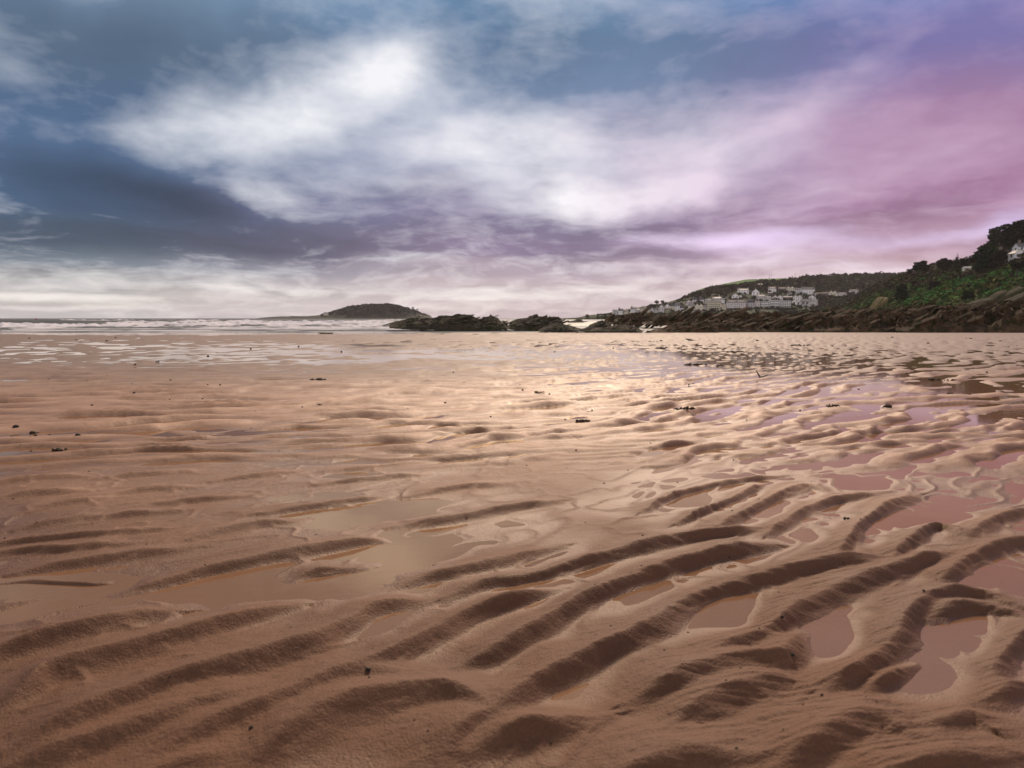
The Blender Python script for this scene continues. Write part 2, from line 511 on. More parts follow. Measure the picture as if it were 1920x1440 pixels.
def ridge_field(X, Y):
    """Height of the traced ripples at points X, Y and how far each point belongs to the traced area."""
    acc = np.zeros(X.shape)
    wob = fbm2(X * 9, Y * 9, 2) * 0.012
    for q, w, h, pts in RIDGES:
        ox = 0 if q == 'L' else 960
        P = np.array([on_beach(ox + a / 2.0, 800 + b / 2.0, 0.022) for a, b in pts])
        # smooth the polyline
        for _ in range(2):
            m = (P[:-1] * 0.75 + P[1:] * 0.25), (P[:-1] * 0.25 + P[1:] * 0.75)
            N = np.empty((2 * len(P) - 2, 2))
            N[0::2], N[1::2] = m
            P = np.vstack([P[:1], N, P[-1:]])
        lo, hi = P.min(0) - 0.28, P.max(0) + 0.28
        idx = np.nonzero((X > lo[0]) & (X < hi[0]) & (Y > lo[1]) & (Y < hi[1]))[0]
        if len(idx) == 0:
            continue
        x, y = X[idx] + wob[idx], Y[idx] + wob[idx] * 0.7
        best = np.full(len(idx), 9.0)
        side = np.zeros(len(idx))
        arc = np.zeros(len(idx))
        L = np.concatenate([[0], np.cumsum(np.linalg.norm(np.diff(P, axis=0), axis=1))])
        for i in range(len(P) - 1):
            a, b = P[i], P[i + 1]
            e = b - a
            ll = max((e ** 2).sum(), 1e-9)
            t = np.clip(((x - a[0]) * e[0] + (y - a[1]) * e[1]) / ll, 0, 1)
            dx, dy = x - (a[0] + t * e[0]), y - (a[1] + t * e[1])
            d = np.sqrt(dx * dx + dy * dy)
            m = d < best
            best[m] = d[m]
            side[m] = (e[0] * dy - e[1] * dx)[m]
            arc[m] = (L[i] + t * math.sqrt(ll))[m]
        near = side < 0
        vw = 1 + 0.30 * fbm2(arc * 6 + w * 77, arc * 0 + h * 31, 2)
        far_w, near_w = 0.056 * w * vw, 0.0215 * w * vw
        prof = np.where(near, np.exp(-(best / near_w) ** 1.8), np.exp(-(best / far_w) ** 1.35))
        tap = sstep(arc, -0.02, 0.10) * sstep(L[-1] - arc, -0.02, 0.12)
        hh = 0.030 * h * prof * (0.35 + 0.65 * tap) * (1 + 0.25 * perlin2(arc * 5 + w * 31, arc * 0 + h * 17))
        acc[idx] += np.maximum(hh, 0) ** 4
    return acc ** 0.25


# broad wet and drier areas of the beach, in photograph pixels: (x, y, rx, ry, metres up)
HUMPS = [(1560, 760, 520, 75, -0.006), (1880, 750, 200, 40, -0.009), (1600, 690, 450, 40, -0.006), (1250, 720, 300, 50, -0.002), (480, 820, 330, 40, -0.006),
         (1000, 890, 230, 50, 0.012), (620, 735, 420, 45, 0.008), (200, 930, 300, 60, 0.010), (1150, 800, 140, 40, 0.004),
         (950, 662, 560, 24, -0.011), (1380, 690, 260, 26, -0.006), (300, 668, 460, 30, -0.009), (250, 1010, 260, 45, 0.008), (1500, 860, 420, 45, -0.001),
         (640, 968, 110, 17, -0.007), (770, 955, 70, 16, -0.005), (560, 935, 120, 10, -0.004), (470, 1105, 330, 28, -0.008), (760, 1050, 90, 40, -0.008), (60, 1110, 160, 30, -0.006), (960, 1090, 90, 40, -0.003),
         (700, 1185, 90, 50, -0.007), (400, 1170, 160, 25, -0.003), (1010, 1120, 60, 45, -0.007), (1200, 1150, 80, 60, -0.006), (1400, 1150, 70, 60, -0.009), (1590, 1215, 75, 75, -0.011),
         (1830, 1230, 110, 90, -0.008), (940, 1275, 120, 40, -0.005), (1080, 1345, 110, 40, -0.004), (1220, 925, 60, 20, -0.004), (1340, 930, 60, 25, -0.004), (1880, 1100, 70, 35, -0.005),
         (1450, 960, 60, 25, -0.003), (1690, 985, 60, 25, -0.005), (1790, 975, 60, 25, -0.006), (1820, 900, 160, 60, 0.003),
         (250, 1340, 420, 130, 0.012), (1150, 990, 160, 40, 0.008), (960, 632, 1200, 9, 0.012), (350, 621, 600, 7, -0.030), (1650, 640, 500, 12, 0.010),
         (700, 1380, 300, 80, 0.008), (1420, 1300, 180, 70, 0.008), (1500, 1420, 500, 60, 0.006)]


def base_level(X, Y):
    """Mean sand level over the water film, looked up by the ground point itself."""
    yy = np.maximum(Y, 0.4)
    # photograph row and column of each beach point, used only to place the broad wet and drier areas
    dz = (CAM_H + SLOPE * yy) / yy
    row = HORIZON + F_PX * dz * 0.985
    colm = 960 + F_PX * X / yy
    b = np.zeros(X.shape)
    for cx, cy, rx, ry, up in HUMPS:
        b += up * np.exp(-((colm - cx) / rx) ** 2 - ((row - cy) / ry) ** 2)
    return b * (Y > 0.2)


def sand_height(X, Y):
    r = np.sqrt(X * X + Y * Y)
    warp1 = fbm2(X * 0.9 + 3, Y * 0.9, 3)
    warp2 = fbm2(X * 2.6 + 31, Y * 2.6 + 7, 2)
    bend = fbm2(X * 0.35 - 4, Y * 0.35 + 9, 2)
    ang = R(-52) + 0.35 * bend - sstep(r, 1.5, 5.0) * 0.28
    nx, ny = np.cos(R(-52)), np.sin(R(-52))
    lam = 0.175 + 0.05 * sstep(r, 2, 12)
    ph = (X * nx + Y * ny) / 0.19 + 0.75 * warp1 + 0.34 * warp2 + bend * 1.0
    s = np.sin(2 * np.pi * ph - 0.8 * np.sin(2 * np.pi * ph))
    lr = np.log(np.maximum(r, 0.5))
    rip = 0.0
    for k, (lam_k, rk, amp_k) in enumerate([(0.19, 1.9, 0.0100), (0.27, 3.0, 0.0155), (0.37, 5.0, 0.0175), (0.42, 8.5, 0.0155), (0.50, 14.0, 0.0165), (0.62, 26.0, 0.0165)]):
        wgt = np.exp(-((lr - math.log(rk)) / 0.50) ** 2)
        f = 1 / lam_k
        wl = fbm2(X * 0.21 * f + 8 + 5 * k, Y * 0.26 * f - 3, 3)
        tilt = 0.26 + 0.34 * sstep(X / np.maximum(Y, 0.5), -0.1, 0.6)
        p_ = 2 * np.pi * ((X * tilt - Y * np.sqrt(1 - tilt ** 2)) * f + 0.95 * wl)
        sh = np.sin(p_ - 0.68 * np.sin(p_))
        lens = 0.20 + 1.05 * sstep(fbm2(X * (0.30 + 0.06 * k) * f + 70 + k * 9, Y * 0.52 * f - 30, 3), -0.30, 0.40)
        rip = rip + wgt * amp_k * sh * lens
    ampn = 0.72 + 0.5 * fbm2(X * 1.1 + 50, Y * 1.1 - 20, 2)
    side = sstep(X + 0.12 * Y, -0.9, 0.8)
    proc = 0.0075 * np.clip(ampn, 0.2, 1.5) * s * (0.30 + 0.70 * side) * (1 - sstep(r, 4.0, 10.0)) + rip + 0.0085
    fade = 1.0 / (1.0 + (r / 22.0) ** 2)
    swell = 0.012 * fbm2(X * 0.22 + 5, Y * 0.42 + 2, 3) * sstep(r, 2.0, 9.0) + 0.0045 * fbm2(X * 0.9, Y * 1.6, 2)
    fine_w = sstep(r, 1.6, 2.4) * (1 - sstep(r, 5.0, 8.0)) * sstep(fbm2(X * 0.7 + 12, Y * 1.1 + 40, 2), -0.35, 0.25)
    p_ = 2 * np.pi * ((X * 0.18 - Y * 0.98) / 0.125 + 1.1 * fbm2(X * 1.3 + 60, Y * 1.9, 3))
    proc = proc + fine_w * 0.0036 * np.sin(p_ - 0.6 * np.sin(p_)) + swell * 0.6
    tw = 1 - sstep(Y + 0.10 * fbm2(X * 2, Y * 2, 2), 2.35, 3.1)
    near = np.nonzero((tw > 0) & (Y > 0.3) & (np.abs(X) < 3.2))[0]
    tr = np.zeros(X.shape)
    if len(near):
        tr[near] = ridge_field(X[near], Y[near])
    inside = sstep(Y, 0.45, 0.7) * (1 - sstep(np.abs(X) - Y * 0.80, 0.0, 0.35))
    tw = tw * inside
    u1, u2 = X * 0.70 + Y * 0.71, X * 0.71 - Y * 0.70
    spur = np.clip(1 - np.abs(fbm2(u1 * 4.2 + 0.6 * warp2, u2 * 7.5, 2)) * 2.6, 0, 1) ** 2
    trz = tr - 0.0022 + 0.0030 * fbm2(X * 3.3, Y * 3.3, 3) + 0.0042 * spur * (1 - sstep(tr, 0.004, 0.016))
    z = proc * (1 - tw) + trz * tw
    z = z + base_level(X, Y)
    # small runnels combed down the ripple faces, and fine unevenness
    close = 1 - sstep(r, 2.2, 5.0)
    rightw = 0.18 + 0.82 * sstep(X, -0.10, 0.50)
    hump = sstep(z, 0.004, 0.014)
    comb = fbm2(X * 7 + Y * 3 + 2, (Y * 62 - X * 14) + 0.8 * warp2, 3)
    z = z + close * hump * rightw * 0.0026 * comb
    z = z + close * hump * 0.0005 * fbm2(X * 85, Y * 85, 2)
    z = z + 0.0012 * fbm2(X * 14, Y * 14, 3) * hump
    return z


def build_beach():
    th = np.concatenate([np.linspace(-180, -44, 60)[:-1], np.linspace(-44, 44, 900), np.linspace(44, 180, 60)[1:-1]])
    th = np.radians(th)
    inv = np.linspace(1 / 0.72, 1 / 76.0, 930)
    rr = np.concatenate([[0.12, 0.3, 0.45, 0.58, 0.66], 1 / inv])
    T, RR = np.meshgrid(th, rr)
    X, Y = (RR * np.sin(T)).ravel(), (RR * np.cos(T)).ravel()
    z = sand_height(X, Y)
    Z = plane_z(Y) + z
    # mid-beach sheen painted as paler sand away from camera; drier, paler on higher ground
    dry_sheen_mask = sstep(Y + 0.5 * fbm2(X * 0.8, Y * 0.8, 3), 1.1, 3.8) * (0.35 + 0.65 * sstep(z, 0.002, 0.016))
    V = np.stack([X, Y, Z], 1)
    F = grid_faces(len(rr), len(th), wrap=True)
    me = mesh_np('beach', V, F, True, {'wet': ('f', 1 - sstep(z, 0.0005, 0.0095)), 'dry_sheen': ('f', dry_sheen_mask), 'far': ('f', sstep(Y + 3 * fbm2(X * 0.15, Y * 0.15, 3), 3.5, 11.0))})
    m, g, b = material('wet_sand')
    geo = g.node('ShaderNodeNewGeometry')
    P = geo.outputs['Position']
    n1 = g.noise(P, 3.0, 5, 0.6)
    n2 = g.noise(P, 260.0, 3, 0.6)
    n3 = g.noise(P, 900.0, 2, 0.5)
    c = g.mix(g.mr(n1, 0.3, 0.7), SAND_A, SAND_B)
    dry_sheen = g.node('ShaderNodeAttribute', attribute_name='dry_sheen').outputs['Fac']
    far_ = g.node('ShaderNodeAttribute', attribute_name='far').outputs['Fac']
    c = g.mix(dry_sheen, c, g.mix(g.mr(n1, 0.3, 0.7), DRY_SHEEN_A, DRY_SHEEN_B))
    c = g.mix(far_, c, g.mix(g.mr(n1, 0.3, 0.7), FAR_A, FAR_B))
    c = g.mix(g.mr(n2, 0.35, 0.75, 0.0, 0.5), c, SAND_C)
    c = g.mix(g.math('MULTIPLY', g.math('GREATER_THAN', n3, 0.70), 0.6), c, (0.03, 0.02, 0.018))
    g.put(b.inputs['Base Color'], c)
    wet = g.node('ShaderNodeAttribute', attribute_name='wet').outputs['Fac']
    g.put(b.inputs['Roughness'], g.math('SUBTRACT', g.math('SUBTRACT', g.mr(n1, 0.3, 0.7, 0.72, 0.82), g.math('MULTIPLY', g.math('SUBTRACT', dry_sheen, g.math('MULTIPLY', far_, 0.60)), 0.21)), g.math('MULTIPLY', wet, 0.20)))
    b.inputs['IOR'].default_value = 1.5
    b.inputs['Specular Tint'].default_value = (*SPEC_TINT, 1)
    bump = g.node('ShaderNodeBump')
    bump.inputs['Strength'].default_value = 0.9
    bump.inputs['Distance'].default_value = 0.0025
    g.put(bump.inputs['Height'], g.math('ADD', n2, g.math('MULTIPLY', g.noise(P, 45.0, 4, 0.6), 1.4)))
    g.l.new(bump.outputs[0], b.inputs['Normal'])
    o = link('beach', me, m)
    tag(o, 'rippled wet brown sand of the open beach', None, None, 'structure')
    # the water left standing between the ripples: one shallow film over the whole beach
    th2 = np.radians(np.linspace(-180, 180, 121)[:-1])
    r2 = np.concatenate([[0.15], np.geomspace(0.5, 74, 40)])
    T, RR = np.meshgrid(th2, r2)
    X, Y = (RR * np.sin(T)).ravel(), (RR * np.cos(T)).ravel()
    V = np.stack([X, Y, plane_z(Y)], 1)
    me = mesh_np('tide_pool_water', V, grid_faces(len(r2), len(th2), True), True)
    m, g, b = material('standing_water')
    nt = m.node_tree
    nt.nodes.remove(b)
    outn = nt.nodes['Material Output']
    geo = g.node('ShaderNodeNewGeometry')
    P = geo.outputs['Position']
    bump = g.node('ShaderNodeBump')
    bump.inputs['Strength'].default_value = 0.10
    bump.inputs['Distance'].default_value = 0.004
    g.put(bump.inputs['Height'], g.noise(P, 9.0, 3, 0.5))
    fr = g.node('ShaderNodeFresnel')
    fr.inputs['IOR'].default_value = 1.65
    g.l.new(bump.outputs[0], fr.inputs['Normal'])
    clear = g.node('ShaderNodeBsdfTransparent')
    clear.inputs[0].default_value = (0.93, 0.86, 0.78, 1)
    gl = g.node('ShaderNodeBsdfGlossy')
    g.put(gl.inputs['Color'], g.mix(g.mr(fr.outputs[0], 0.25, 0.75), POOL_TINT, (1.0, 0.95, 0.90)))
    gl.inputs['Roughness'].default_value = 0.05
    g.l.new(bump.outputs[0], gl.inputs['Normal'])
    mx = g.node('ShaderNodeMixShader')
    g.l.new(fr.outputs[0], mx.inputs[0])
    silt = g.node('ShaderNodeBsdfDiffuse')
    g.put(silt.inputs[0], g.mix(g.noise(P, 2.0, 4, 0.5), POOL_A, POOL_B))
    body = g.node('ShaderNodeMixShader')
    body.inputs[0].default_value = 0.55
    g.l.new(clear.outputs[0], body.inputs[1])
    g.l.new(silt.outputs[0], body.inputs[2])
    g.l.new(body.outputs[0], mx.inputs[1])
    g.l.new(gl.outputs[0], mx.inputs[2])
    g.l.new(mx.outputs[0], outn.inputs['Surface'])
    o = link('tide_pool_water', me, m)
    tag(o, 'shallow silty water left standing between the sand ripples', None, None, 'structure')


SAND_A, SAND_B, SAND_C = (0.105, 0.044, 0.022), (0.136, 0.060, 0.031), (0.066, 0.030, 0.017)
DRY_SHEEN_A, DRY_SHEEN_B = (0.34, 0.182, 0.106), (0.40, 0.226, 0.136)  # paler sand colour, partly drier ground, partly standing in for the sheen
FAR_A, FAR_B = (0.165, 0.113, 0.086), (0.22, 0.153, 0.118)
SPEC_TINT = (1.0, 0.77, 0.57)
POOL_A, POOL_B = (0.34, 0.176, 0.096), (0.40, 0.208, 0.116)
POOL_TINT = (1.0, 0.84, 0.58)
build_beach()

# ------------------------------------------------------------------ the sea and its breakers
SEA_Z = -0.72


def build_sea():
    D = np.concatenate([np.arange(52, 125, 0.45), np.arange(125, 185, 0.4), np.arange(185, 300, 1.3), np.geomspace(302, 5000, 50)])
    u = np.linspace(-1.25, 1.25, 640)
    U, DD = np.meshgrid(u, D)
    X, Y = (U * DD).ravel(), DD.ravel()
    px = 960 + F_PX * U.ravel()
    bend = 3.0 * fbm2(X * 0.02, Y * 0.004, 3)
    z = 0.05 * fbm2(X * 0.12, Y * 0.5, 3) * sstep(Y, 60, 90)
    z += 0.11 * fbm2(X * 0.035, Y * 0.10, 3) * sstep(Y, 110, 200)
    foam = np.zeros(X.shape)
    # (distance, height, steepness in front, length behind, from px, to px, broken from, broken to)
    waves = [(63.0, 0.05, 0.5, 2.0, -900, 1250, -900, 820), (70.0, 0.07, 0.6, 3.0, -900, 1250, -900, 600), (80.0, 0.12, 0.8, 4.0, -900, 1250, 0, 900), (91.0, 0.16, 0.9, 5.0, -900, 1250, -900, 850),
             (103.0, 0.42, 1.2, 7.0, -900, 1000, -900, 760), (117.0, 0.52, 1.4, 8.0, -900, 1200, 180, 1000), (138.0, 1.12, 2.2, 7.0, -300, 240, 190, 260), (141.0, 0.75, 2.0, 7.0, 150, 1000, 170, 1000), (158.0, 0.85, 2.2, 8.0, 300, 1250, 420, 760),
             (176.0, 0.95, 2.2, 9.0, -900, 150, -900, 20), (188.0, 0.9, 2.6, 9.0, 260, 700, 290, 520), (215.0, 0.8, 2.6, 10.0, -900, 1250, 620, 1250), (250.0, 0.85, 3.0, 12.0, -900, 1250, 100, 400), (290.0, 0.7, 3.0, 14.0, -900, 1250, 700, 1100)]
    ragged = 1.5 * fbm2(X * 0.16, Y * 0.16, 4)
    lumps = fbm2(X * 0.9, Y * 0.9, 4)
    for k, (d0, h, sf, lb, a, b, fa, fb) in enumerate(waves):
        c = d0 + bend * min(1.0, d0 / 120.0) + 1.2 * fbm2(X * 0.06 + k * 7, Y * 0, 2)
        t = Y - c
        prof = np.where(t < 0, np.exp(-(t / sf) ** 2), np.exp(-(t / lb) ** 2))
        along = sstep(px, a, a + 110) * (1 - sstep(px, b - 110, b)) * (0.80 + 0.35 * fbm2(X * 0.03 + k * 13, Y * 0 + k, 2))
        brk = sstep(px, fa, fa + 40) * (1 - sstep(px, fb - 60, fb))
        hz = h * prof * np.clip(along, 0, 1.3)
        z = np.maximum(z, hz * (1 - 0.25 * brk) + z * 0.4)
        fr = np.where(t < 0, np.exp(-(t / (sf * 2.2)) ** 2), np.exp(-(t / (lb * 0.55)) ** 2))
        foam = np.maximum(foam, brk * np.clip(along * 1.1, 0, 1) * fr * np.clip(1.05 + 0.7 * ragged, 0, 1.5))
    wash = sstep(Y, 58, 64) * (1 - sstep(Y, 118, 150)) * sstep(-px, -1250, -900)
    foam = np.maximum(foam, 0.34 * wash * sstep(fbm2(X * 0.05 + 4, Y * 0.35, 4), -0.25, 0.5))
    # white water against the rocks on the right
    foam = np.maximum(foam, 0.12 * sstep(px, 1040, 1100) * (1 - sstep(Y, 80, 120)) * sstep(fbm2(X * 0.1, Y * 0.3, 3), -0.1, 0.5))
    z += foam * (0.10 + 0.30 * np.clip(lumps, -0.7, 1.2)) * sstep(Y, 84, 110)
    z = z * (1 - sstep(Y, 300, 420))
    V = np.stack([X, Y, SEA_Z + z + 0.02 * np.clip((60 - Y) / 8, -1, 0)], 1)
    me = mesh_np('sea', V, grid_faces(len(D), len(u)), True, {'foam': ('f', np.clip(foam, 0, 1))})
    m, g, b = material('sea_water')
    geo = g.node('ShaderNodeNewGeometry')
    at_ = g.node('ShaderNodeAttribute', attribute_name='foam')
    P = geo.outputs['Position']
    mp = g.node('ShaderNodeMapping')
    g.l.new(P, mp.inputs[0])
    mp.inputs[3].default_value = (0.35, 1.0, 1.0)
    nz = g.noise(mp.outputs[0], 0.9, 8, 0.72)
    ff = g.mr(g.math('ADD', at_.outputs['Fac'], g.math('MULTIPLY', g.math('MULTIPLY', g.math('SUBTRACT', nz, 0.5), 2.6), g.math('MULTIPLY', at_.outputs['Fac'], 2.6, clamp=True))), 0.34, 0.80)
    g.put(b.inputs['Base Color'], g.mix(ff, (0.125, 0.122, 0.106), (0.64, 0.60, 0.60)))
    g.put(b.inputs['Roughness'], g.mr(ff, 0, 1, 0.42, 0.85))
    b.inputs['Specular IOR Level'].default_value = 0.07
    b.inputs['IOR'].default_value = 1.33
    b.inputs['Specular Tint'].default_value = (0.95, 0.86, 0.80, 1)
    bump = g.node('ShaderNodeBump')
    bump.inputs['Strength'].default_value = 0.7
    bump.inputs['Distance'].default_value = 0.25
    g.put(bump.inputs['Height'], g.math('ADD', g.noise(mp.outputs[0], 0.8, 5, 0.6), g.math('MULTIPLY', g.noise(mp.outputs[0], 4.0, 3, 0.6), 0.25)))
    g.l.new(bump.outputs[0], b.inputs['Normal'])
    tag(link('sea', me, m), 'grey green sea with white breakers rolling in', None, None, 'structure')


build_sea()


# ------------------------------------------------------------------ hills
def interp(xs, pts):
    p = np.array(pts, float)
    return np.interp(xs, p[:, 0], p[:, 1])


def V3(px, py, D):
    """Arrays of photograph points at distances D -> world points."""
    px, py, D = np.broadcast_arrays(np.asarray(px, float), np.asarray(py, float), np.asarray(D, float))
    u, v = (px - 960.0) / F_PX, (720.0 - py) / F_PX
    dy = math.cos(PITCH) + v * math.sin(PITCH)
    dz = -math.sin(PITCH) + v * math.cos(PITCH)
    return np.stack([u / dy * D, D, CAM_H + dz / dy * D], -1)


class Hill:
    """A hillside rising from a shore line to a skyline, each column with its own distances."""
    def __init__(self, base, top, dbase, dtop, x0, x1, nx, ny, rough, seed):
        self.base, self.top, self.dbase, self.dtop = base, top, dbase, dtop
        xs = np.linspace(x0, x1, nx)
        t = np.linspace(0, 1, ny)
        XS, T = np.meshgrid(xs, t)
        P = self.pos(XS, T)
        P[..., 2] += rough * fbm2(P[..., 0] * 0.03 + seed, P[..., 1] * 0.03, 4) * np.sin(np.pi * np.clip(T, 0.0, 1)) ** 0.5
        # behind the skyline the ground falls away
        back = []
        for k, (dd, dz) in enumerate([(40, -3), (160, -22), (400, -90)]):
            b = P[-1].copy()
            b[:, 0] *= 1 + dd / b[:, 1]
            b[:, 1] += dd
            b[:, 2] = np.maximum(b[:, 2] + dz, SEA_Z - 6)
            back.append(b)
        first = P[0].copy()
        first[:, 2] = SEA_Z - 3
        first[:, 1] -= 4
        rows = np.concatenate([first[None], P, np.stack(back)], 0)
        self.V = rows.reshape(-1, 3)
        self.F = grid_faces(rows.shape[0], nx)
        self.grid, self.xs, self.ts = P, xs, t

    def pos(self, px, t):
        """Place on the slope: photograph column px, t = 0 at the foot and 1 on the skyline."""
        yb, yt = interp(px, self.base), interp(px, self.top)
        db, dt = interp(px, self.dbase), interp(px, self.dtop)
        tt = t ** 1.0
        py = yb + (yt - yb) * tt
        return V3(px, py, db + (dt - db) * tt)

    def at_row(self, px, py):
        yb, yt = float(interp(px, self.base)), float(interp(px, self.top))
        t = (yb - py) / (yb - yt)
        return self.pos(np.array(float(px)), np.array(float(t)))

    def surf(self, px, t):
        """The slope as built (with its unevenness), by bilinear look-up."""
        fx = np.clip((px - self.xs[0]) / (self.xs[1] - self.xs[0]), 0, len(self.xs) - 1.001)
        ft = np.clip(t / (self.ts[1] - self.ts[0]), 0, len(self.ts) - 1.001)
        i, j = fx.astype(int), ft.astype(int)
        a, b = (fx - i)[:, None], (ft - j)[:, None]
        G = self.grid
        return (G[j, i] * (1 - a) + G[j, i + 1] * a) * (1 - b) + (G[j + 1, i] * (1 - a) + G[j + 1, i + 1] * a) * b


def earth(name, c1, c2, scale):
    m, g, b = material(name)
    geo = g.node('ShaderNodeNewGeometry')
    n = g.noise(geo.outputs['Position'], scale, 5, 0.6)
    g.put(b.inputs['Base Color'], g.mix(g.mr(n, 0.35, 0.65), c1, c2))
    b.inputs['Roughness'].default_value = 0.95
    b.inputs['Specular IOR Level'].default_value = 0.15
    return m


M_MEADOW = earth('meadow_grass', (0.030, 0.040, 0.016), (0.040, 0.052, 0.020), 0.05)
M_FIELD = earth('green_field', (0.060, 0.125, 0.024), (0.078, 0.150, 0.030), 0.05)
M_SCRUBLAND = earth('scrub_ground', (0.050, 0.042, 0.024), (0.035, 0.040, 0.018), 0.08)
M_ISLE = earth('island_ground', (0.045, 0.042, 0.026), (0.030, 0.030, 0.020), 0.02)

town_hill = Hill(base=[(1040, 597.6), (1180, 595), (1300, 593), (1500, 592), (1700, 590), (1900, 590)],
                 top=[(1040, 597.4), (1092, 595), (1100, 593), (1130, 589), (1180, 579.5), (1226, 571), (1249, 567.5), (1272, 560.5), (1294, 550), (1317, 542), (1340, 536.5), (1375, 529.5), (1398, 525),
                      (1428, 523.5), (1485, 522.5), (1509, 520.5), (1550, 517), (1617, 515), (1700, 513.5), (1800, 511), (1900, 511)],
                 dbase=[(1040, 690), (1300, 620), (1600, 600), (1900, 600)], dtop=[(1040, 700), (1180, 740), (1300, 860), (1500, 980), (1900, 1050)],
                 x0=1040, x1=1900, nx=200, ny=40, rough=2.2, seed=3)
tag(link('hillside', mesh_np('town_hill', town_hill.V, town_hill.F), M_MEADOW), 'far hillside above the bay with a green field on top', None, None, 'structure')



def field(label, x0, x1, low, n=60, lift=0.9):
    """A hedged pasture lying on the hill between the row `low` and the skyline."""
    xs = np.linspace(x0, x1, n)
    yb, yt = interp(xs, town_hill.base), interp(xs, town_hill.top)
    t0 = (yb - np.maximum(interp(xs, low), yt + 0.3)) / (yb - yt)
    rows = []
    for k in np.linspace(0, 1, 8):
        P = town_hill.surf(xs, t0 + (0.995 - t0) * k)
        P[:, 2] += lift * (0.3 if k == 0 else 1.0)
        rows.append(P)
    V = np.concatenate(rows)
    tag(link('field', mesh_np('field', V, grid_faces(8, n)), M_FIELD), label, None, None, 'structure')


field('long green pasture sloping down the skyline to the left', 1290, 1420, [(1290, 553), (1317, 545), (1340, 541), (1375, 536), (1400, 533), (1420, 528)])
field('bright green pasture on the hilltop under the poles', 1424, 1486, [(1424, 525), (1440, 527), (1478, 526.5), (1486, 524)])

headland = Hill(base=[(1540, 592), (1590, 588), (1650, 584), (1760, 580), (1850, 578), (1920, 573), (2400, 560)],
                top=[(1540, 588), (1580, 579), (1620, 551), (1660, 528), (1692, 517), (1712, 509), (1750, 499), (1790, 491), (1830, 482), (1850, 473), (1880, 458), (1920, 445), (2000, 425), (2400, 370)],
                dbase=[(1540, 480), (1650, 360), (1760, 270), (1920, 190), (2400, 150)], dtop=[(1540, 490), (1650, 470), (1760, 410), (1920, 350), (2400, 300)],
                x0=1540, x1=2400, nx=160, ny=50, rough=2.0, seed=21)
tag(link('hillside', mesh_np('headland', headland.V, headland.F), M_SCRUBLAND), 'near scrub covered headland at the right of the bay', None, None, 'structure')


def build_island():
    D0 = 1500.0
    top = [(480, 597), (488, 595.4), (527, 593.2), (593, 591.6), (615, 588.5), (622, 586.5), (637, 583), (654, 576.5), (691, 573), (729, 571.8), (746, 575), (768, 580.5), (781, 585), (801, 591), (812, 596), (818, 597.4)]
    xs = np.linspace(478, 820, 130)
    prof = interp(xs, top)
    rows = []
    for t, k in ((-1.0, 0.0), (-0.8, 0.25), (-0.5, 0.62), (-0.2, 0.92), (0.0, 1.0), (0.3, 0.86), (0.7, 0.45), (1.0, 0.0)):
        rows.append(V3(xs, 598.2 + (prof - 598.2) * k, D0 + 90 * t))
    P = np.stack(rows)
    P[0, :, 2] -= 4
    P[-1, :, 2] -= 4
    P[1:-1, :, 2] += 0.8 * fbm2(P[1:-1, :, 0] * 0.03, P[1:-1, :, 1] * 0.03, 3)
    tag(link('island', mesh_np('island', P.reshape(-1, 3), grid_faces(P.shape[0], len(xs))), M_ISLE), 'low dark wooded island out in the bay', None, None, 'structure')
    return xs, P


isle_xs, isle_P = build_island()


# ------------------------------------------------------------------ vegetation
def leaf_mat(name):
    """Foliage: the leaf colour of each plant is kept on its faces."""
    m, g, b = material(name)
    a = g.node('ShaderNodeAttribute', attribute_name='leaf_colour')
    geo = g.node('ShaderNodeNewGeometry')
    n = g.noise(geo.outputs['Position'], 0.7, 3, 0.6)
    c = g.node('ShaderNodeVectorMath', operation='SCALE')
    g.l.new(a.outputs['Color'], c.inputs[0])
    g.put(c.inputs[3], g.mr(n, 0.25, 0.75, 0.75, 1.25))
    g.put(b.inputs['Base Color'], c.outputs[0])
    b.inputs['Roughness'].default_value = 0.9
    b.inputs['Specular IOR Level'].default_value = 0.05
    return m


M_LEAF = leaf_mat('foliage')


def bark_mat():
    m, g, b = material('bark')
    geo = g.node('ShaderNodeNewGeometry')
    g.put(b.inputs['Base Color'], g.mix(g.noise(geo.outputs['Position'], 3.0, 4), (0.035, 0.026, 0.020), (0.075, 0.058, 0.045)))
    b.inputs['Roughness'].default_value = 0.9
    return m


M_BARK = bark_mat()
vrng = np.random.default_rng(11)


def leaf_quads(centers, size, cols, flat=0.35, out=None):
    """Leaf clump faces round the given points: two crossed bent quads each, randomly turned."""
    n = len(centers)
    size = np.broadcast_to(size, (n,))
    d = vrng.normal(size=(n, 3))
    d[:, 2] = np.abs(d[:, 2]) + flat
    if out is not None:
        d = d * 0.38 + out * 1.0
    d /= np.linalg.norm(d, axis=1, keepdims=True)
    a = np.cross(d, vrng.normal(size=(n, 3)))
    a /= np.linalg.norm(a, axis=1, keepdims=True) + 1e-9
    b = np.cross(d, a)
    s = size[:, None] * vrng.uniform(0.6, 1.25, (n, 1))
    q = np.stack([centers - a * s - b * s * 0.5, centers + a * s * 0.2 - b * s * 0.8 + d * s * 0.3, centers + a * s + b * s * 0.5, centers - a * s * 0.2 + b * s * 0.8 + d * s * 0.3], 1)
    V = q.reshape(-1, 3)
    F = np.arange(n * 4).reshape(n, 4)
    C = np.repeat(np.concatenate([cols, np.ones((n, 1))], 1), 4, axis=0)
    return V, F, C


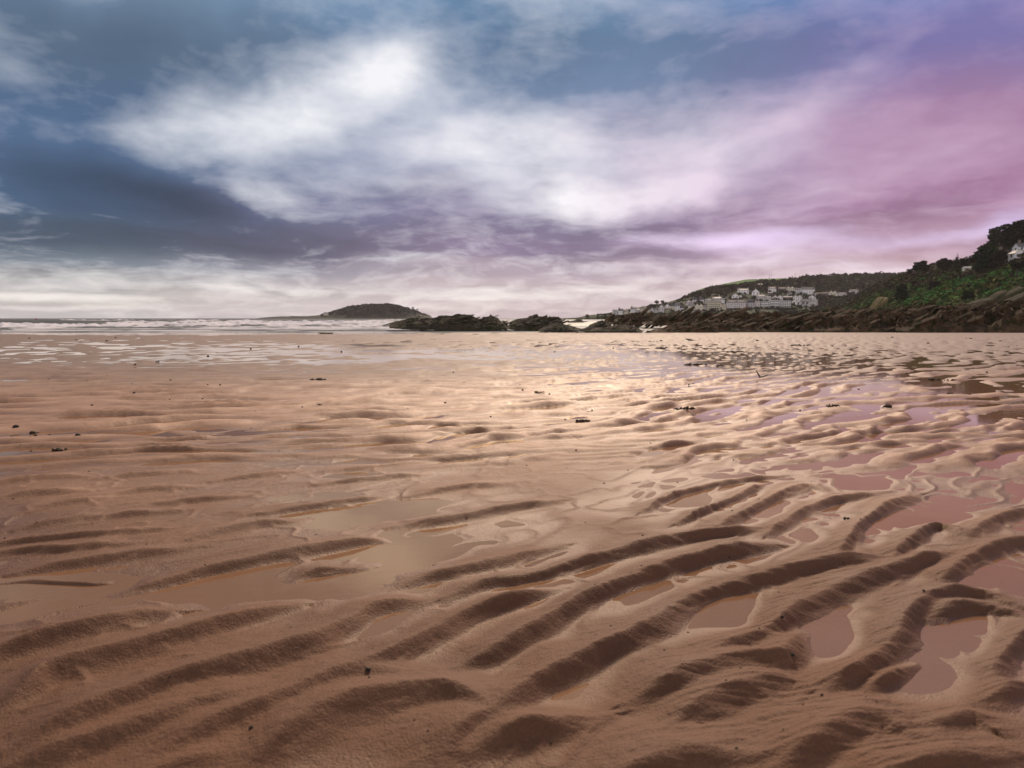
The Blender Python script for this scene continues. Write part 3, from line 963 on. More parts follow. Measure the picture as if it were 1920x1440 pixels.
def blobs_points(n, lobes):
    """Points over and inside a set of ellipsoid lobes (cx, cy, cz, rx, ry, rz)."""
    L = np.array(lobes, float)
    w = (L[:, 3] * L[:, 4] * L[:, 5]) ** (2 / 3)
    k = vrng.choice(len(L), n, p=w / w.sum())
    d = vrng.normal(size=(n, 3))
    d /= np.linalg.norm(d, axis=1, keepdims=True)
    r = vrng.uniform(0.45, 1.08, (n, 1)) ** 0.6
    return L[k, :3] + d * r * L[k, 3:6]


def vary(col, n, s=0.25):
    c = np.array(col)[None, :] * np.exp(vrng.normal(0, s, (n, 1))) * np.exp(vrng.normal(0, s * 0.35, (n, 3)))
    return np.clip(c, 0.004, 0.5)


def stuff_cover(name, label, P, rad, cols, per, size_k, mat=M_LEAF, squash=0.75):
    """Many bushes in one mass: P bush centres, rad their radii, cols their colours."""
    n = len(P)
    idx = np.repeat(np.arange(n), per)
    d = vrng.normal(size=(n * per, 3))
    d[:, 2] = np.abs(d[:, 2]) * 1.0 - 0.15
    d /= np.linalg.norm(d, axis=1, keepdims=True)
    C = P[idx] + d * (rad[idx] * vrng.uniform(0.72, 1.08, n * per))[:, None] * np.array([1, 1, squash])
    cc = cols[idx] * np.exp(vrng.normal(0, 0.16, (n * per, 1)))
    V, F, K = leaf_quads(C, rad[idx] * size_k, cc, out=d)
    me = mesh_np(name, V, F, False, {'leaf_colour': ('c', K)})
    return tag(link(name, me, mat), label, None, None, 'stuff')


def pick(n, *cols):
    c = np.array([cols[i] for i in vrng.integers(0, len(cols), n)])
    return c * np.exp(vrng.normal(0, 0.22, (n, 1)))


# woods on the far hill
def far_woods():
    n = 5200
    px = vrng.uniform(1225, 1895, n)
    t = vrng.uniform(0.02, 1.0, n) ** 0.9
    yb, yt = interp(px, town_hill.base), interp(px, town_hill.top)
    py = yb + (yt - yb) * t
    field = ((px > 1336) & (px < 1478) & (py < interp(px, [(1336, 540), (1370, 537), (1395, 534), (1420, 530), (1440, 527), (1478, 526)])) & (py > 518)) | ((px < 1345) & (t > 0.93))
    towny = (px < 1535) & (py > interp(px, [(1225, 560), (1300, 557), (1380, 545), (1450, 545), (1535, 542)])) & (vrng.random(n) < 0.80)
    low_turf = (px < 1300) & (py > 583)
    keep = ~(field | towny | low_turf)
    px, t = px[keep], t[keep]
    P = town_hill.surf(px, t)
    rad = vrng.uniform(2.0, 4.4, len(px)) * (0.7 + 0.3 * t) * np.where(px < 1300, 0.75, 1.0)
    P[:, 2] += rad * 0.2
    cols = pick(len(px), (0.050, 0.038, 0.026), (0.042, 0.034, 0.022), (0.034, 0.036, 0.018), (0.060, 0.044, 0.030), (0.040, 0.046, 0.020))
    stuff_cover('woodland', 'brown autumn woodland covering the far hillside', P, rad, cols, 22, 0.42)
    # gardens and hedges between the houses
    n = 800
    px = vrng.uniform(1120, 1560, n)
    t = vrng.uniform(0.0, 0.75, n)
    P = town_hill.surf(px, t)
    rad = vrng.uniform(0.8, 1.6, n)
    cols = pick(n, (0.035, 0.045, 0.018), (0.030, 0.032, 0.016), (0.045, 0.060, 0.022), (0.050, 0.040, 0.026))
    stuff_cover('garden_shrubs', 'dark garden shrubs and hedges between the far white houses', P, rad, cols, 16, 0.45)


far_woods()


def near_scrub():
    # (name, label, count, area test, radius, colours, leaf clumps)
    def scatter(n, x0=1545, x1=2380):
        px = x0 + (x1 - x0) * vrng.uniform(0, 1, n) ** 1.6
        t = vrng.uniform(0.0, 1.0, n)
        yb, yt = interp(px, headland.base), interp(px, headland.top)
        return px, t, yb + (yt - yb) * t
    px, t, py = scatter(5200)
    green = np.exp(-((px - 1800) / 55) ** 2 - ((py - 534 - (1800 - px) * 0.12) / 15) ** 2) + 0.8 * np.exp(-((px - 1740) / 60) ** 2 - ((py - 560) / 14) ** 2) + 0.7 * np.exp(-((px - 1890) / 50) ** 2 - ((py - 535) / 25) ** 2)
    isg = vrng.random(len(px)) < green
    high = (t > 0.55)
    P = headland.surf(px, t)
    rad = vrng.uniform(1.1, 2.9, len(px)) * np.where(px > 1880, 0.85, 1.0)
    P[:, 2] += rad * 0.15
    P, rad = P, rad
    m = ~isg
    cols = np.where(high[m][:, None], pick(m.sum(), (0.062, 0.046, 0.026), (0.040, 0.040, 0.018), (0.074, 0.053, 0.029), (0.046, 0.054, 0.020)),
                    pick(m.sum(), (0.066, 0.098, 0.024), (0.050, 0.062, 0.020), (0.092, 0.080, 0.028), (0.042, 0.072, 0.020), (0.080, 0.112, 0.027)))
    stuff_cover('scrub', 'dark brown and green scrub covering the near headland', P[m], rad[m], cols, 30, 0.34)
    cg = pick(isg.sum(), (0.048, 0.135, 0.028), (0.060, 0.150, 0.035), (0.072, 0.135, 0.030))
    stuff_cover('bracken', 'bright green bracken patch on the headland slope', P[isg], rad[isg] * 0.85, cg, 30, 0.32)
    # an ochre patch beside it
    n = 40
    px = vrng.normal(1829, 9, n)
    py = 536 - (px - 1829) * 0.45 + vrng.normal(0, 2.2, n)
    yb, yt = interp(px, headland.base), interp(px, headland.top)
    P = headland.surf(px, (yb - py) / (yb - yt))
    P[:, 2] += 0.8
    stuff_cover('dead_bracken', 'small ochre patch of dead bracken beside the green patch', P, vrng.uniform(0.8, 1.5, n), pick(n, (0.17, 0.10, 0.025), (0.13, 0.085, 0.025)), 26, 0.34)


near_scrub()


def isle_woods():
    n = 1100
    px = vrng.uniform(600, 808, n)
    k = vrng.uniform(0, 1, n) ** 0.8
    i = np.clip(np.searchsorted(isle_xs, px), 1, len(isle_xs) - 1)
    row = np.clip(k * 4, 0, 3.999)
    j = row.astype(int)
    f = (row - j)[:, None]
    P = isle_P[j, i] * (1 - f) + isle_P[j + 1, i] * f
    keep = (P[:, 2] > 3.0) & ((px < 765) | (vrng.random(n) < 0.35))
    P = P[keep]
    rad = vrng.uniform(2.4, 5.5, len(P)) * np.clip((P[:, 2]) / 14, 0.35, 1)
    P[:, 2] += rad * 0.1
    stuff_cover('island_woodland', 'dark woodland covering the hump of the island', P, rad, pick(len(P), (0.036, 0.034, 0.022), (0.045, 0.040, 0.026), (0.030, 0.034, 0.018)), 20, 0.42)


isle_woods()

# ------------------------------------------------------------------ rocks of the foreshore
def rock_mat(name, c1, c2, c3, weed):
    m, g, b = material(name)
    geo = g.node('ShaderNodeNewGeometry')
    P = geo.outputs['Position']
    n = g.noise(P, 0.9, 6, 0.65)
    n2 = g.noise(P, 5.0, 4, 0.65)
    c = g.mix(g.mr(n, 0.35, 0.65), c1, c2)
    c = g.mix(g.mr(n2, 0.5, 0.75), c, c3)
    n3 = g.noise(P, 1.7, 4, 0.6)
    c = g.mix(g.mr(n3, 0.50, 0.62), c, weed)
    g.put(b.inputs['Base Color'], c)
    g.put(b.inputs['Roughness'], g.mr(n2, 0.3, 0.7, 0.75, 0.98))
    b.inputs['Specular IOR Level'].default_value = 0.08
    bump = g.node('ShaderNodeBump')
    bump.inputs['Strength'].default_value = 0.9
    bump.inputs['Distance'].default_value = 0.12
    g.put(bump.inputs['Height'], g.math('ADD', n2, g.noise(P, 14.0, 4, 0.7)))
    g.l.new(bump.outputs[0], b.inputs['Normal'])
    return m


M_REEF = rock_mat('reef_rock', (0.120, 0.074, 0.042), (0.045, 0.030, 0.020), (0.175, 0.112, 0.066), (0.036, 0.034, 0.015))
M_SKERRY = rock_mat('weedy_rock', (0.075, 0.058, 0.040), (0.048, 0.040, 0.028), (0.115, 0.090, 0.064), (0.036, 0.040, 0.017))
M_CLIFF = rock_mat('pale_rock', (0.10, 0.080, 0.050), (0.065, 0.054, 0.033), (0.14, 0.112, 0.070), (0.050, 0.055, 0.022))
M_SCAR = rock_mat('ochre_rock', (0.27, 0.20, 0.085), (0.20, 0.15, 0.07), (0.30, 0.23, 0.11), (0.12, 0.11, 0.05))


def rock_slab_mesh(seed, sx, sy, sz, n=7):
    """A broken slab of bedded rock: a rough block with a splintered edge."""
    rg = np.random.default_rng(seed)
    bm = bmesh.new()
    bmesh.ops.create_cube(bm, size=2.0)
    bmesh.ops.subdivide_edges(bm, edges=bm.edges[:], cuts=2, use_grid_fill=True)
    V = np.array([v.co[:] for v in bm.verts])
    ln = np.linalg.norm(V, axis=1, keepdims=True)
    V = V * (0.72 + 0.28 * (1.3 / ln))
    V += 0.30 * np.stack([fbm3(V + seed * 3.1 + k * 9, 0.9, 2) for k in range(3)], 1)
    V[:, 2] *= 1 - 0.35 * sstep(V[:, 0], 0.2, 1.1)
    V *= np.array([sx, sy, sz])
    for v, c in zip(bm.verts, V):
        v.co = c
    bmesh.ops.triangulate(bm, faces=bm.faces[:])
    me = bpy.data.meshes.new('rock_slab')
    bm.to_mesh(me)
    bm.free()
    return me


SLABS = [rock_slab_mesh(k, 1.0, 0.5, 0.13 + 0.05 * (k % 3)) for k in range(8)]
for s_ in SLABS:
    s_.materials.append(M_REEF)
SLABS_W = [m_.copy() for m_ in SLABS[:5]]
for s_ in SLABS_W:
    s_.materials.clear()
    s_.materials.append(M_SKERRY)
rrng = np.random.default_rng(5)


def outcrop(name, label, group, crest, base, D0, depth, mat, dip, nx, ny, slabs, slabset, amp=0.30, lam=0.8, lump=0.25, seed=0, slab_size=(0.35, 0.9)):
    """A ledge of bedded rock.  crest and base are its skyline and foot in the photograph, D0 the distance of the
    foot and depth how far back it reaches; the beds dip with the slope `dip` along the shore."""
    x0, x1 = base[0][0], base[-1][0]
    xs = np.linspace(x0, x1, nx)
    yb, yt = interp(xs, base), interp(xs, crest)
    t = np.linspace(-0.06, 2.0, ny)
    T, XS = np.meshgrid(t, xs, indexing='ij')
    yb = yb + 1.1 * fbm2(xs * 0.05 + seed * 7, xs * 0 + seed, 3) * (1 if D0 < 70 else 0)
    foot = V3(xs, yb, D0)
    crestp = V3(xs, yt + (2.0 if mat is M_REEF and D0 < 70 else 0.0), D0 + depth * 0.55)
    X = foot[None, :, 0] + (crestp[None, :, 0] - foot[None, :, 0]) * T
    Y = foot[None, :, 1] + (crestp[None, :, 1] - foot[None, :, 1]) * T
    H = (crestp[:, 2] - foot[:, 2])[None, :]
    prof = np.where(T < 1, np.sign(T) * np.abs(np.clip(T, -1, 1)) ** 0.6, 1 - 0.75 * sstep(T, 1.0, 2.0))
    Z = foot[None, :, 2] + H * prof
    # beds: saw-tooth ledges that run up the face along the dip
    wob = fbm2(X * 0.22 + seed, Y * 0.22 + seed * 2, 3)
    ph = ((Z - dip * X) * 1.0 + 0.55 * wob + 0.25 * Y) / lam
    saw = ph - np.floor(ph)
    ph2 = ph * 2.7 + 0.8 * fbm2(X * 0.8, Y * 0.8 + seed, 2)
    saw2 = ph2 - np.floor(ph2)
    ph3 = ph * 0.41 + 0.3 * wob
    saw3 = ph3 - np.floor(ph3)
    env = sstep(T, -0.02, 0.18) * np.clip(H / 1.2, 0.25, 1.0)
    a3 = np.stack([X, Y, Z], -1)
    rough = fbm3(a3, 0.55, 5, 0.6)
    ridg = 1 - np.abs(fbm3(a3 + 40, 0.9, 3, 0.55)) * 1.7
    d = env * (1.5 * amp * (saw ** 1.6 - 0.42) + amp * 0.5 * (saw2 - 0.5) + amp * 1.5 * (saw3 ** 1.5 - 0.42) + lump * 0.8 * rough + lump * 0.4 * ridg)
    Z = Z + d * 0.62
    Y = Y - d * 0.85
    V = np.stack([X, Y, Z], -1).reshape(-1, 3)
    c = V3((x0 + x1) / 2, float(interp((x0 + x1) / 2, base)), D0)
    root = empty(name, tuple(c))
    tag(root, label, 'rock outcrop', group)
    me = mesh_np('rock_body', V - c, grid_faces(ny, nx), False)
    link('rock_body', me, mat, root)
    # loose and standing slabs lying along the beds
    ang = math.atan(dip)
    for k in range(slabs):
        i = int(rrng.integers(2, nx - 2))
        tt = rrng.uniform(0.08, 0.85)
        j = int(np.clip((tt + 0.06) / 2.06 * (ny - 1), 0, ny - 1))
        p = V.reshape(ny, nx, 3)[j, i]
        s = rrng.uniform(*slab_size) * 0.62 * (0.6 + 0.4 * min(1.0, float(H[0, i]) / 1.5))
        o = link('rock_slab', slabset[int(rrng.integers(0, len(slabset)))], None, root, tuple(p - c + np.array([0, 0.02, -0.06 * s])),
                 (rrng.normal(0.45, 0.16), -ang + rrng.normal(0, 0.06), rrng.normal(0.05, 0.12)), (s * rrng.uniform(1.8, 4.0), s, s * rrng.uniform(0.7, 1.4)))
    return root


G_SK = 'low weed covered rocks at the water edge'
outcrop('rock_outcrop', 'long low dark rock tapering into the surf, leftmost of the shore rocks', G_SK,
        [(733, 606), (745, 602), (768, 598), (800, 597), (812, 598), (828, 594), (845, 592), (862, 589), (884, 590), (892, 596), (900, 599), (906, 593), (920, 592), (932, 596), (940, 602), (950, 604), (955, 614)],
        [(730, 614), (760, 615), (820, 616), (880, 616), (955, 616)], 66, 6.0, M_SKERRY, 0.25, 300, 60, 40, SLABS_W, 0.16, 0.55, 0.24, 1, (0.2, 0.5))
outcrop('rock_outcrop', 'dark rock mound with a knobbly top, right of the long low rock', G_SK,
        [(952, 612), (960, 602), (975, 598), (988, 596), (1000, 591), (1008, 589), (1014, 593), (1030, 593), (1046, 595), (1053, 599), (1056, 606), (1060, 614)],
        [(950, 616), (1000, 617), (1060, 617)], 65, 5.0, M_SKERRY, 0.3, 160, 60, 26, SLABS_W, 0.16, 0.55, 0.22, 2, (0.2, 0.5))
outcrop('rock_outcrop', 'low flat rock lying in front of the knobbly mound', G_SK,
        [(1012, 618), (1022, 611), (1040, 605), (1060, 608), (1075, 612), (1090, 617)],
        [(1010, 621), (1050, 621.5), (1092, 621)], 59.5, 3.0, M_SKERRY, 0.3, 110, 40, 14, SLABS_W, 0.12, 0.45, 0.16, 3, (0.15, 0.35))
outcrop('rock_outcrop', 'rounded black rock beside the sea channel with a smooth domed back', G_SK,
        [(1098, 618), (1106, 608), (1118, 603), (1130, 600), (1142, 606), (1150, 614)],
        [(1094, 620), (1120, 620), (1153, 619)], 62, 3.6, M_SKERRY, 0.3, 110, 44, 12, SLABS_W, 0.14, 0.5, 0.2, 4, (0.15, 0.4))
outcrop('rock_outcrop', 'broad low rock nearest the sand, right end of the shore rocks', G_SK,
        [(1082, 620), (1100, 614), (1125, 614), (1140, 613), (1155, 609.5), (1175, 609.5), (1190, 611), (1199, 617), (1204, 621)],
        [(1080, 622), (1140, 623), (1205, 622.5)], 57.5, 3.0, M_SKERRY, 0.3, 160, 40, 18, SLABS_W, 0.12, 0.45, 0.16, 5, (0.15, 0.35))
outcrop('rock_outcrop', 'small far rock standing alone in the channel', G_SK,
        [(1070, 603), (1078, 600), (1088, 599), (1094, 602)], [(1068, 605), (1095, 605)], 120, 4, M_SKERRY, 0.2, 50, 30, 4, SLABS_W, 0.15, 0.7, 0.2, 6, (0.3, 0.6))
G_ST = 'slanting strata rocks across the channel'
outcrop('rock_outcrop', 'slanting slab rock rising from the channel, smallest of the slanting rocks', G_ST,
        [(1126, 605), (1134, 600), (1142, 594), (1146, 596), (1150, 604)], [(1124, 606), (1152, 606)], 92, 4, M_REEF, 0.8, 60, 44, 8, SLABS, 0.3, 0.9, 0.15, 7, (0.3, 0.7))
outcrop('rock_outcrop', 'jagged slanting rock leaning to the right behind the channel', G_ST,
        [(1144, 602), (1156, 596), (1165, 591), (1170, 593), (1178, 597), (1186, 592), (1200, 588), (1207, 588.5), (1209, 596), (1212, 604)], [(1142, 606), (1180, 607), (1214, 606)], 90, 5, M_REEF, 0.8, 130, 54, 22, SLABS, 0.4, 1.1, 0.15, 8, (0.4, 0.9))
outcrop('rock_outcrop', 'row of steep slanting strata between channel and long reef', G_ST,
        [(1206, 604), (1218, 599), (1232, 594), (1244, 592), (1250, 596), (1262, 590), (1275, 588), (1286, 585), (1294, 586), (1310, 592), (1320, 600)], [(1204, 607), (1250, 608), (1322, 610)], 84, 6, M_REEF, 0.75, 200, 60, 34, SLABS, 0.4, 1.1, 0.18, 9, (0.4, 0.9))
G_RF = 'long brown reef behind the sand'
outcrop('rock_outcrop', 'pointed low tongue of rock at the left end of the long reef', G_RF,
        [(1214, 621), (1228, 616), (1245, 612), (1262, 606), (1280, 604), (1300, 600), (1330, 600), (1345, 606)], [(1212, 622), (1260, 623), (1346, 624)], 58, 5, M_REEF, 0.36, 220, 50, 30, SLABS, 0.22, 0.6, 0.2, 10, (0.2, 0.5))
outcrop('rock_outcrop', 'craggy brown part of the reef below the white terraces', G_RF,
        [(1296, 604), (1308, 596), (1330, 588), (1345, 584), (1362, 586), (1380, 583), (1395, 585), (1410, 588), (1440, 586), (1470, 588), (1500, 586), (1530, 583), (1550, 588)],
        [(1290, 621), (1400, 623), (1552, 623)], 62, 12, M_REEF, 0.38, 420, 110, 40, SLABS, 0.34, 0.9, 0.24, 11, (0.3, 0.8))
outcrop('rock_outcrop', 'brown reef with long diagonal ledges below the wooded valley', G_RF,
        [(1510, 588), (1540, 584), (1560, 582), (1590, 583), (1620, 580), (1650, 581), (1680, 577), (1700, 576), (1730, 577)],
        [(1500, 623), (1600, 622.5), (1732, 621)], 60, 14, M_REEF, 0.40, 420, 120, 34, SLABS, 0.42, 1.1, 0.22, 12, (0.3, 0.8))
outcrop('rock_outcrop', 'high shadowed reef with black overhangs under the headland', G_RF,
        [(1690, 579), (1720, 576), (1745, 573), (1770, 571), (1800, 571), (1830, 573), (1860, 570), (1890, 568), (1920, 563), (1980, 556), (2060, 560), (2120, 580)],
        [(1680, 622), (1800, 620), (1920, 619), (2125, 618)], 58, 15, M_REEF, 0.42, 480, 130, 36, SLABS, 0.52, 1.35, 0.24, 13, (0.35, 0.9))


# pale slabs of the cliff foot and the ochre scar
def cliff_slab(label, pts, D, mat, thick, seed):
    """A tilted slab of bare cliff between two photograph points: (x0, y0) low end, (x1, y1) high end."""
    (x0, y0), (x1, y1), wpx = pts
    a, b = at(x0, y0, D), at(x1, y1, D + 3)
    ln = (b - a).length
    me = rock_slab_mesh(seed, ln / 2 * 1.05, thick, wpx * D / F_PX / 2)
    me.materials.append(mat)
    me.name = 'cliff_slab'
    mid = (a + b) / 2
    ang = math.atan2(b.z - a.z, b.x - a.x)
    o = link('cliff_slab', me, None, None, mid, (R(14), -ang, R(8)))
    return tag(o, label, 'rock face', 'bare rock faces at the foot of the headland')


cliff_slab('short pale hump of bare rock above the reef, leftmost pale face', ((1826, 573), (1846, 563), 8), 160, M_CLIFF, 0.9, 31)
cliff_slab('pale narrow slab of cliff leaning right above the reef', ((1858, 566), (1872, 549), 6), 165, M_CLIFF, 0.8, 32)
cliff_slab('longest pale slab of bare cliff slanting up to the right', ((1868, 568), (1907, 541), 6), 165, M_CLIFF, 0.7, 33)
cliff_slab('pale rock face at the right picture edge above the reef', ((1898, 566), (1926, 549), 8), 160, M_CLIFF, 0.8, 34)
cliff_slab('tall ochre scar in the green slope, left peak of two', ((1639, 578), (1648, 560), 6), 330, M_SCAR, 1.5, 35)
cliff_slab('smaller ochre scar just right of the taller one', ((1651, 573), (1658, 560), 5), 332, M_SCAR, 1.3, 36)

# ------------------------------------------------------------------ houses
def plain(name, col, rough=0.8, var=0.12, scale=0.6, spec=0.2):
    m, g, b = material(name)
    tcn = g.node('ShaderNodeTexCoord')
    n = g.noise(tcn.outputs['Object'], scale, 4, 0.6)
    lo, hi = tuple(c * (1 - var) for c in col), tuple(min(0.9, c * (1 + var)) for c in col)
    g.put(b.inputs['Base Color'], g.mix(g.mr(n, 0.3, 0.7), lo, hi))
    b.inputs['Roughness'].default_value = rough
    b.inputs['Specular IOR Level'].default_value = spec
    return m


WALLS = {'white': plain('white_render', (0.87, 0.84, 0.83), var=0.03), 'cream': plain('cream_render', (0.80, 0.73, 0.58)), 'grey': plain('grey_render', (0.60, 0.56, 0.56)),
         'tan': plain('tan_render', (0.62, 0.54, 0.43)), 'pink': plain('pinkish_render', (0.76, 0.68, 0.68)), 'dark': plain('purple_grey_render', (0.19, 0.15, 0.17))}
ROOFS = {'slate': plain('slate_roof', (0.095, 0.085, 0.092), 0.6), 'grey': plain('pale_slate_roof', (0.22, 0.20, 0.20), 0.6), 'brown': plain('brown_roof', (0.13, 0.095, 0.08), 0.7),
         'pale': plain('pale_flat_roof', (0.50, 0.47, 0.46), 0.7)}
M_GLASS = plain('window_glass', (0.035, 0.036, 0.042), 0.12, spec=0.5)
M_STACK = plain('chimney_brick', (0.26, 0.19, 0.16))
M_DARKWOOD = plain('dark_timber', (0.04, 0.035, 0.035))


def box_mesh(name, x0, x1, y0, y1, z0, z1, mat):
    V = [(x0, y0, z0), (x1, y0, z0), (x1, y1, z0), (x0, y1, z0), (x0, y0, z1), (x1, y0, z1), (x1, y1, z1), (x0, y1, z1)]
    F = [(0, 3, 2, 1), (4, 5, 6, 7), (0, 1, 5, 4), (1, 2, 6, 5), (2, 3, 7, 6), (3, 0, 4, 7)]
    me = bpy.data.meshes.new(name)
    me.from_pydata(V, [], F)
    me.materials.append(mat)
    return me


WIN = box_mesh('window', -0.5, 0.5, -0.04, 0.06, -0.5, 0.5, M_GLASS)
STACK = box_mesh('chimney', -0.45, 0.45, -0.45, 0.45, -0.6, 1.3, M_STACK)


def poly_mesh(name, V, F, mat):
    me = bpy.data.meshes.new(name)
    me.from_pydata(V, [], F)
    me.materials.append(mat)
    return me


def house(label, base, w, h, dep, kind, floors, bays, wall, roof, yaw=-0.38, name='house', cat='house', group='white houses climbing the far hillside', chim=1, win=True):
    """kind: side (ridge along the front), front (gable to the viewer), twin (two front gables), flat."""
    root = empty(name, base, yaw)
    tag(root, label, cat, group)
    W, RM = WALLS[wall], ROOFS[roof]
    x0, x1, y0, y1 = -w / 2, w / 2, 0.0, dep
    zb = -1.6
    hw = h * {'side': 0.66, 'front': 0.60, 'twin': 0.66, 'flat': 0.94}[kind]
    ov, th = 0.28, 0.22
    if kind == 'side':
        ym = (y0 + y1) / 2
        V = [(x0, y0, zb), (x1, y0, zb), (x1, y1, zb), (x0, y1, zb), (x0, y0, hw), (x1, y0, hw), (x1, y1, hw), (x0, y1, hw), (x0, ym, h - th), (x1, ym, h - th)]
        F = [(0, 1, 5, 4), (2, 3, 7, 6), (1, 2, 6, 9, 5), (3, 0, 4, 8, 7)]
        link('wall', poly_mesh('wall', V, F, W), None, root)
        k = (h - hw) / (ym - y0)
        a, b = (y0 - ov, hw - ov * k + 0.03), (ym, h + 0.03)
        V, F = [], []
        for s in (1, -1):
            i = len(V)
            ya, yb = (a[0], b[0]) if s == 1 else (y1 + ov, ym)
            V += [(x0 - ov, ya, a[1]), (x1 + ov, ya, a[1]), (x1 + ov, yb, b[1]), (x0 - ov, yb, b[1]), (x0 - ov, ya, a[1] - th), (x1 + ov, ya, a[1] - th), (x1 + ov, yb, b[1] - th), (x0 - ov, yb, b[1] - th)]
            F += [(i, i + 1, i + 2, i + 3), (i + 4, i + 7, i + 6, i + 5), (i, i + 4, i + 5, i + 1), (i + 1, i + 5, i + 6, i + 2), (i + 3, i + 7, i + 4, i)]
        rf = link('roof', poly_mesh('roof', V, F, RM), None, root)
        for c in range(chim):
            cx = x0 + 0.6 + (w - 1.2) * (c / max(1, chim - 1) if chim > 1 else 0.12)
            link('chimney', STACK, None, rf, (cx, ym, h + 0.1))
    elif kind in ('front', 'twin'):
        n = 1 if kind == 'front' else 2
        V, F, RV, RFc = [], [], [], []
        for q in range(n):
            a0 = x0 + w * q / n
            a1 = x0 + w * (q + 1) / n
            am = (a0 + a1) / 2
            i = len(V)
            V += [(a0, y0, zb), (a1, y0, zb), (a1, y1, zb), (a0, y1, zb), (a0, y0, hw), (a1, y0, hw), (a1, y1, hw), (a0, y1, hw), (am, y0, h - th), (am, y1, h - th)]
            F += [(i, i + 1, i + 5, i + 8, i + 4), (i + 2, i + 3, i + 7, i + 9, i + 6)]
            F += [(i + 1, i + 2, i + 6, i + 5)] if q == n - 1 else []
            F += [(i + 3, i, i + 4, i + 7)] if q == 0 else []
            k = (h - hw) / (am - a0)
            for s in (1, -1):
                j = len(RV)
                xa = a0 - ov * (q == 0) if s == 1 else a1 + ov * (q == n - 1)
                drop = (a0 - xa if s == 1 else xa - a1) * k
                RV += [(xa, y0 - ov, hw - drop + 0.03), (xa, y1 + ov, hw - drop + 0.03), (am, y1 + ov, h + 0.03), (am, y0 - ov, h + 0.03), (xa, y0 - ov, hw - drop + 0.03 - th), (xa, y1 + ov, hw - drop + 0.03 - th), (am, y1 + ov, h + 0.03 - th), (am, y0 - ov, h + 0.03 - th)]
                RFc += [(j, j + 1, j + 2, j + 3), (j + 4, j + 7, j + 6, j + 5), (j, j + 3, j + 7, j + 4), (j + 1, j + 5, j + 6, j + 2), (j, j + 4, j + 5, j + 1)]
        link('wall', poly_mesh('wall', V, F, W), None, root)
        rf = link('roof', poly_mesh('roof', RV, RFc, RM), None, root)
        for c in range(min(chim, 1)):
            link('chimney', STACK, None, rf, (x0 + w / (2 * n), dep * 0.6, h + 0.1))
    else:
        me = box_mesh('wall', x0, x1, y0, y1, zb, hw, W)
        link('wall', me, None, root)
        link('roof', box_mesh('roof', x0 - ov, x1 + ov, y0 - 0.9, y1 + ov, hw + 0.003, h, RM), None, root)
        for f in range(1, floors):
            zf = hw * f / floors
            link('balcony', box_mesh('balcony', x0 - 0.1, x1 + 0.1, y0 - 1.3, y0 - 0.003, zf - 0.22, zf + 0.55, W), None, root)
    if win:
        fh = hw / floors
        for f in range(floors):
            for k in range(bays):
                x = x0 + w * (k + 0.5) / bays
                ww = w / bays * (0.38 if kind != 'flat' else 0.70)
                link('window', WIN, None, root, (x, y0 - 0.003, fh * (f + 0.52)), None, (ww, 1.0, fh * (0.46 if kind != 'flat' else 0.42)))
        for f in range(floors):
            link('window', WIN, None, root, (x0 - 0.003, dep * 0.5, fh * (f + 0.52)), (0, 0, -math.pi / 2), (1.2, 1.0, fh * 0.5))
    return root


def C3(a, b, t, c):
    return (1180 + a / 8.727, 1180 + b / 8.727, 490 + t / 8.727, 490 + c / 8.727)


def C4(a, b, t, c):
    return (1360 + a / 7.385, 1360 + b / 7.385, 490 + t / 7.385, 490 + c / 7.385)


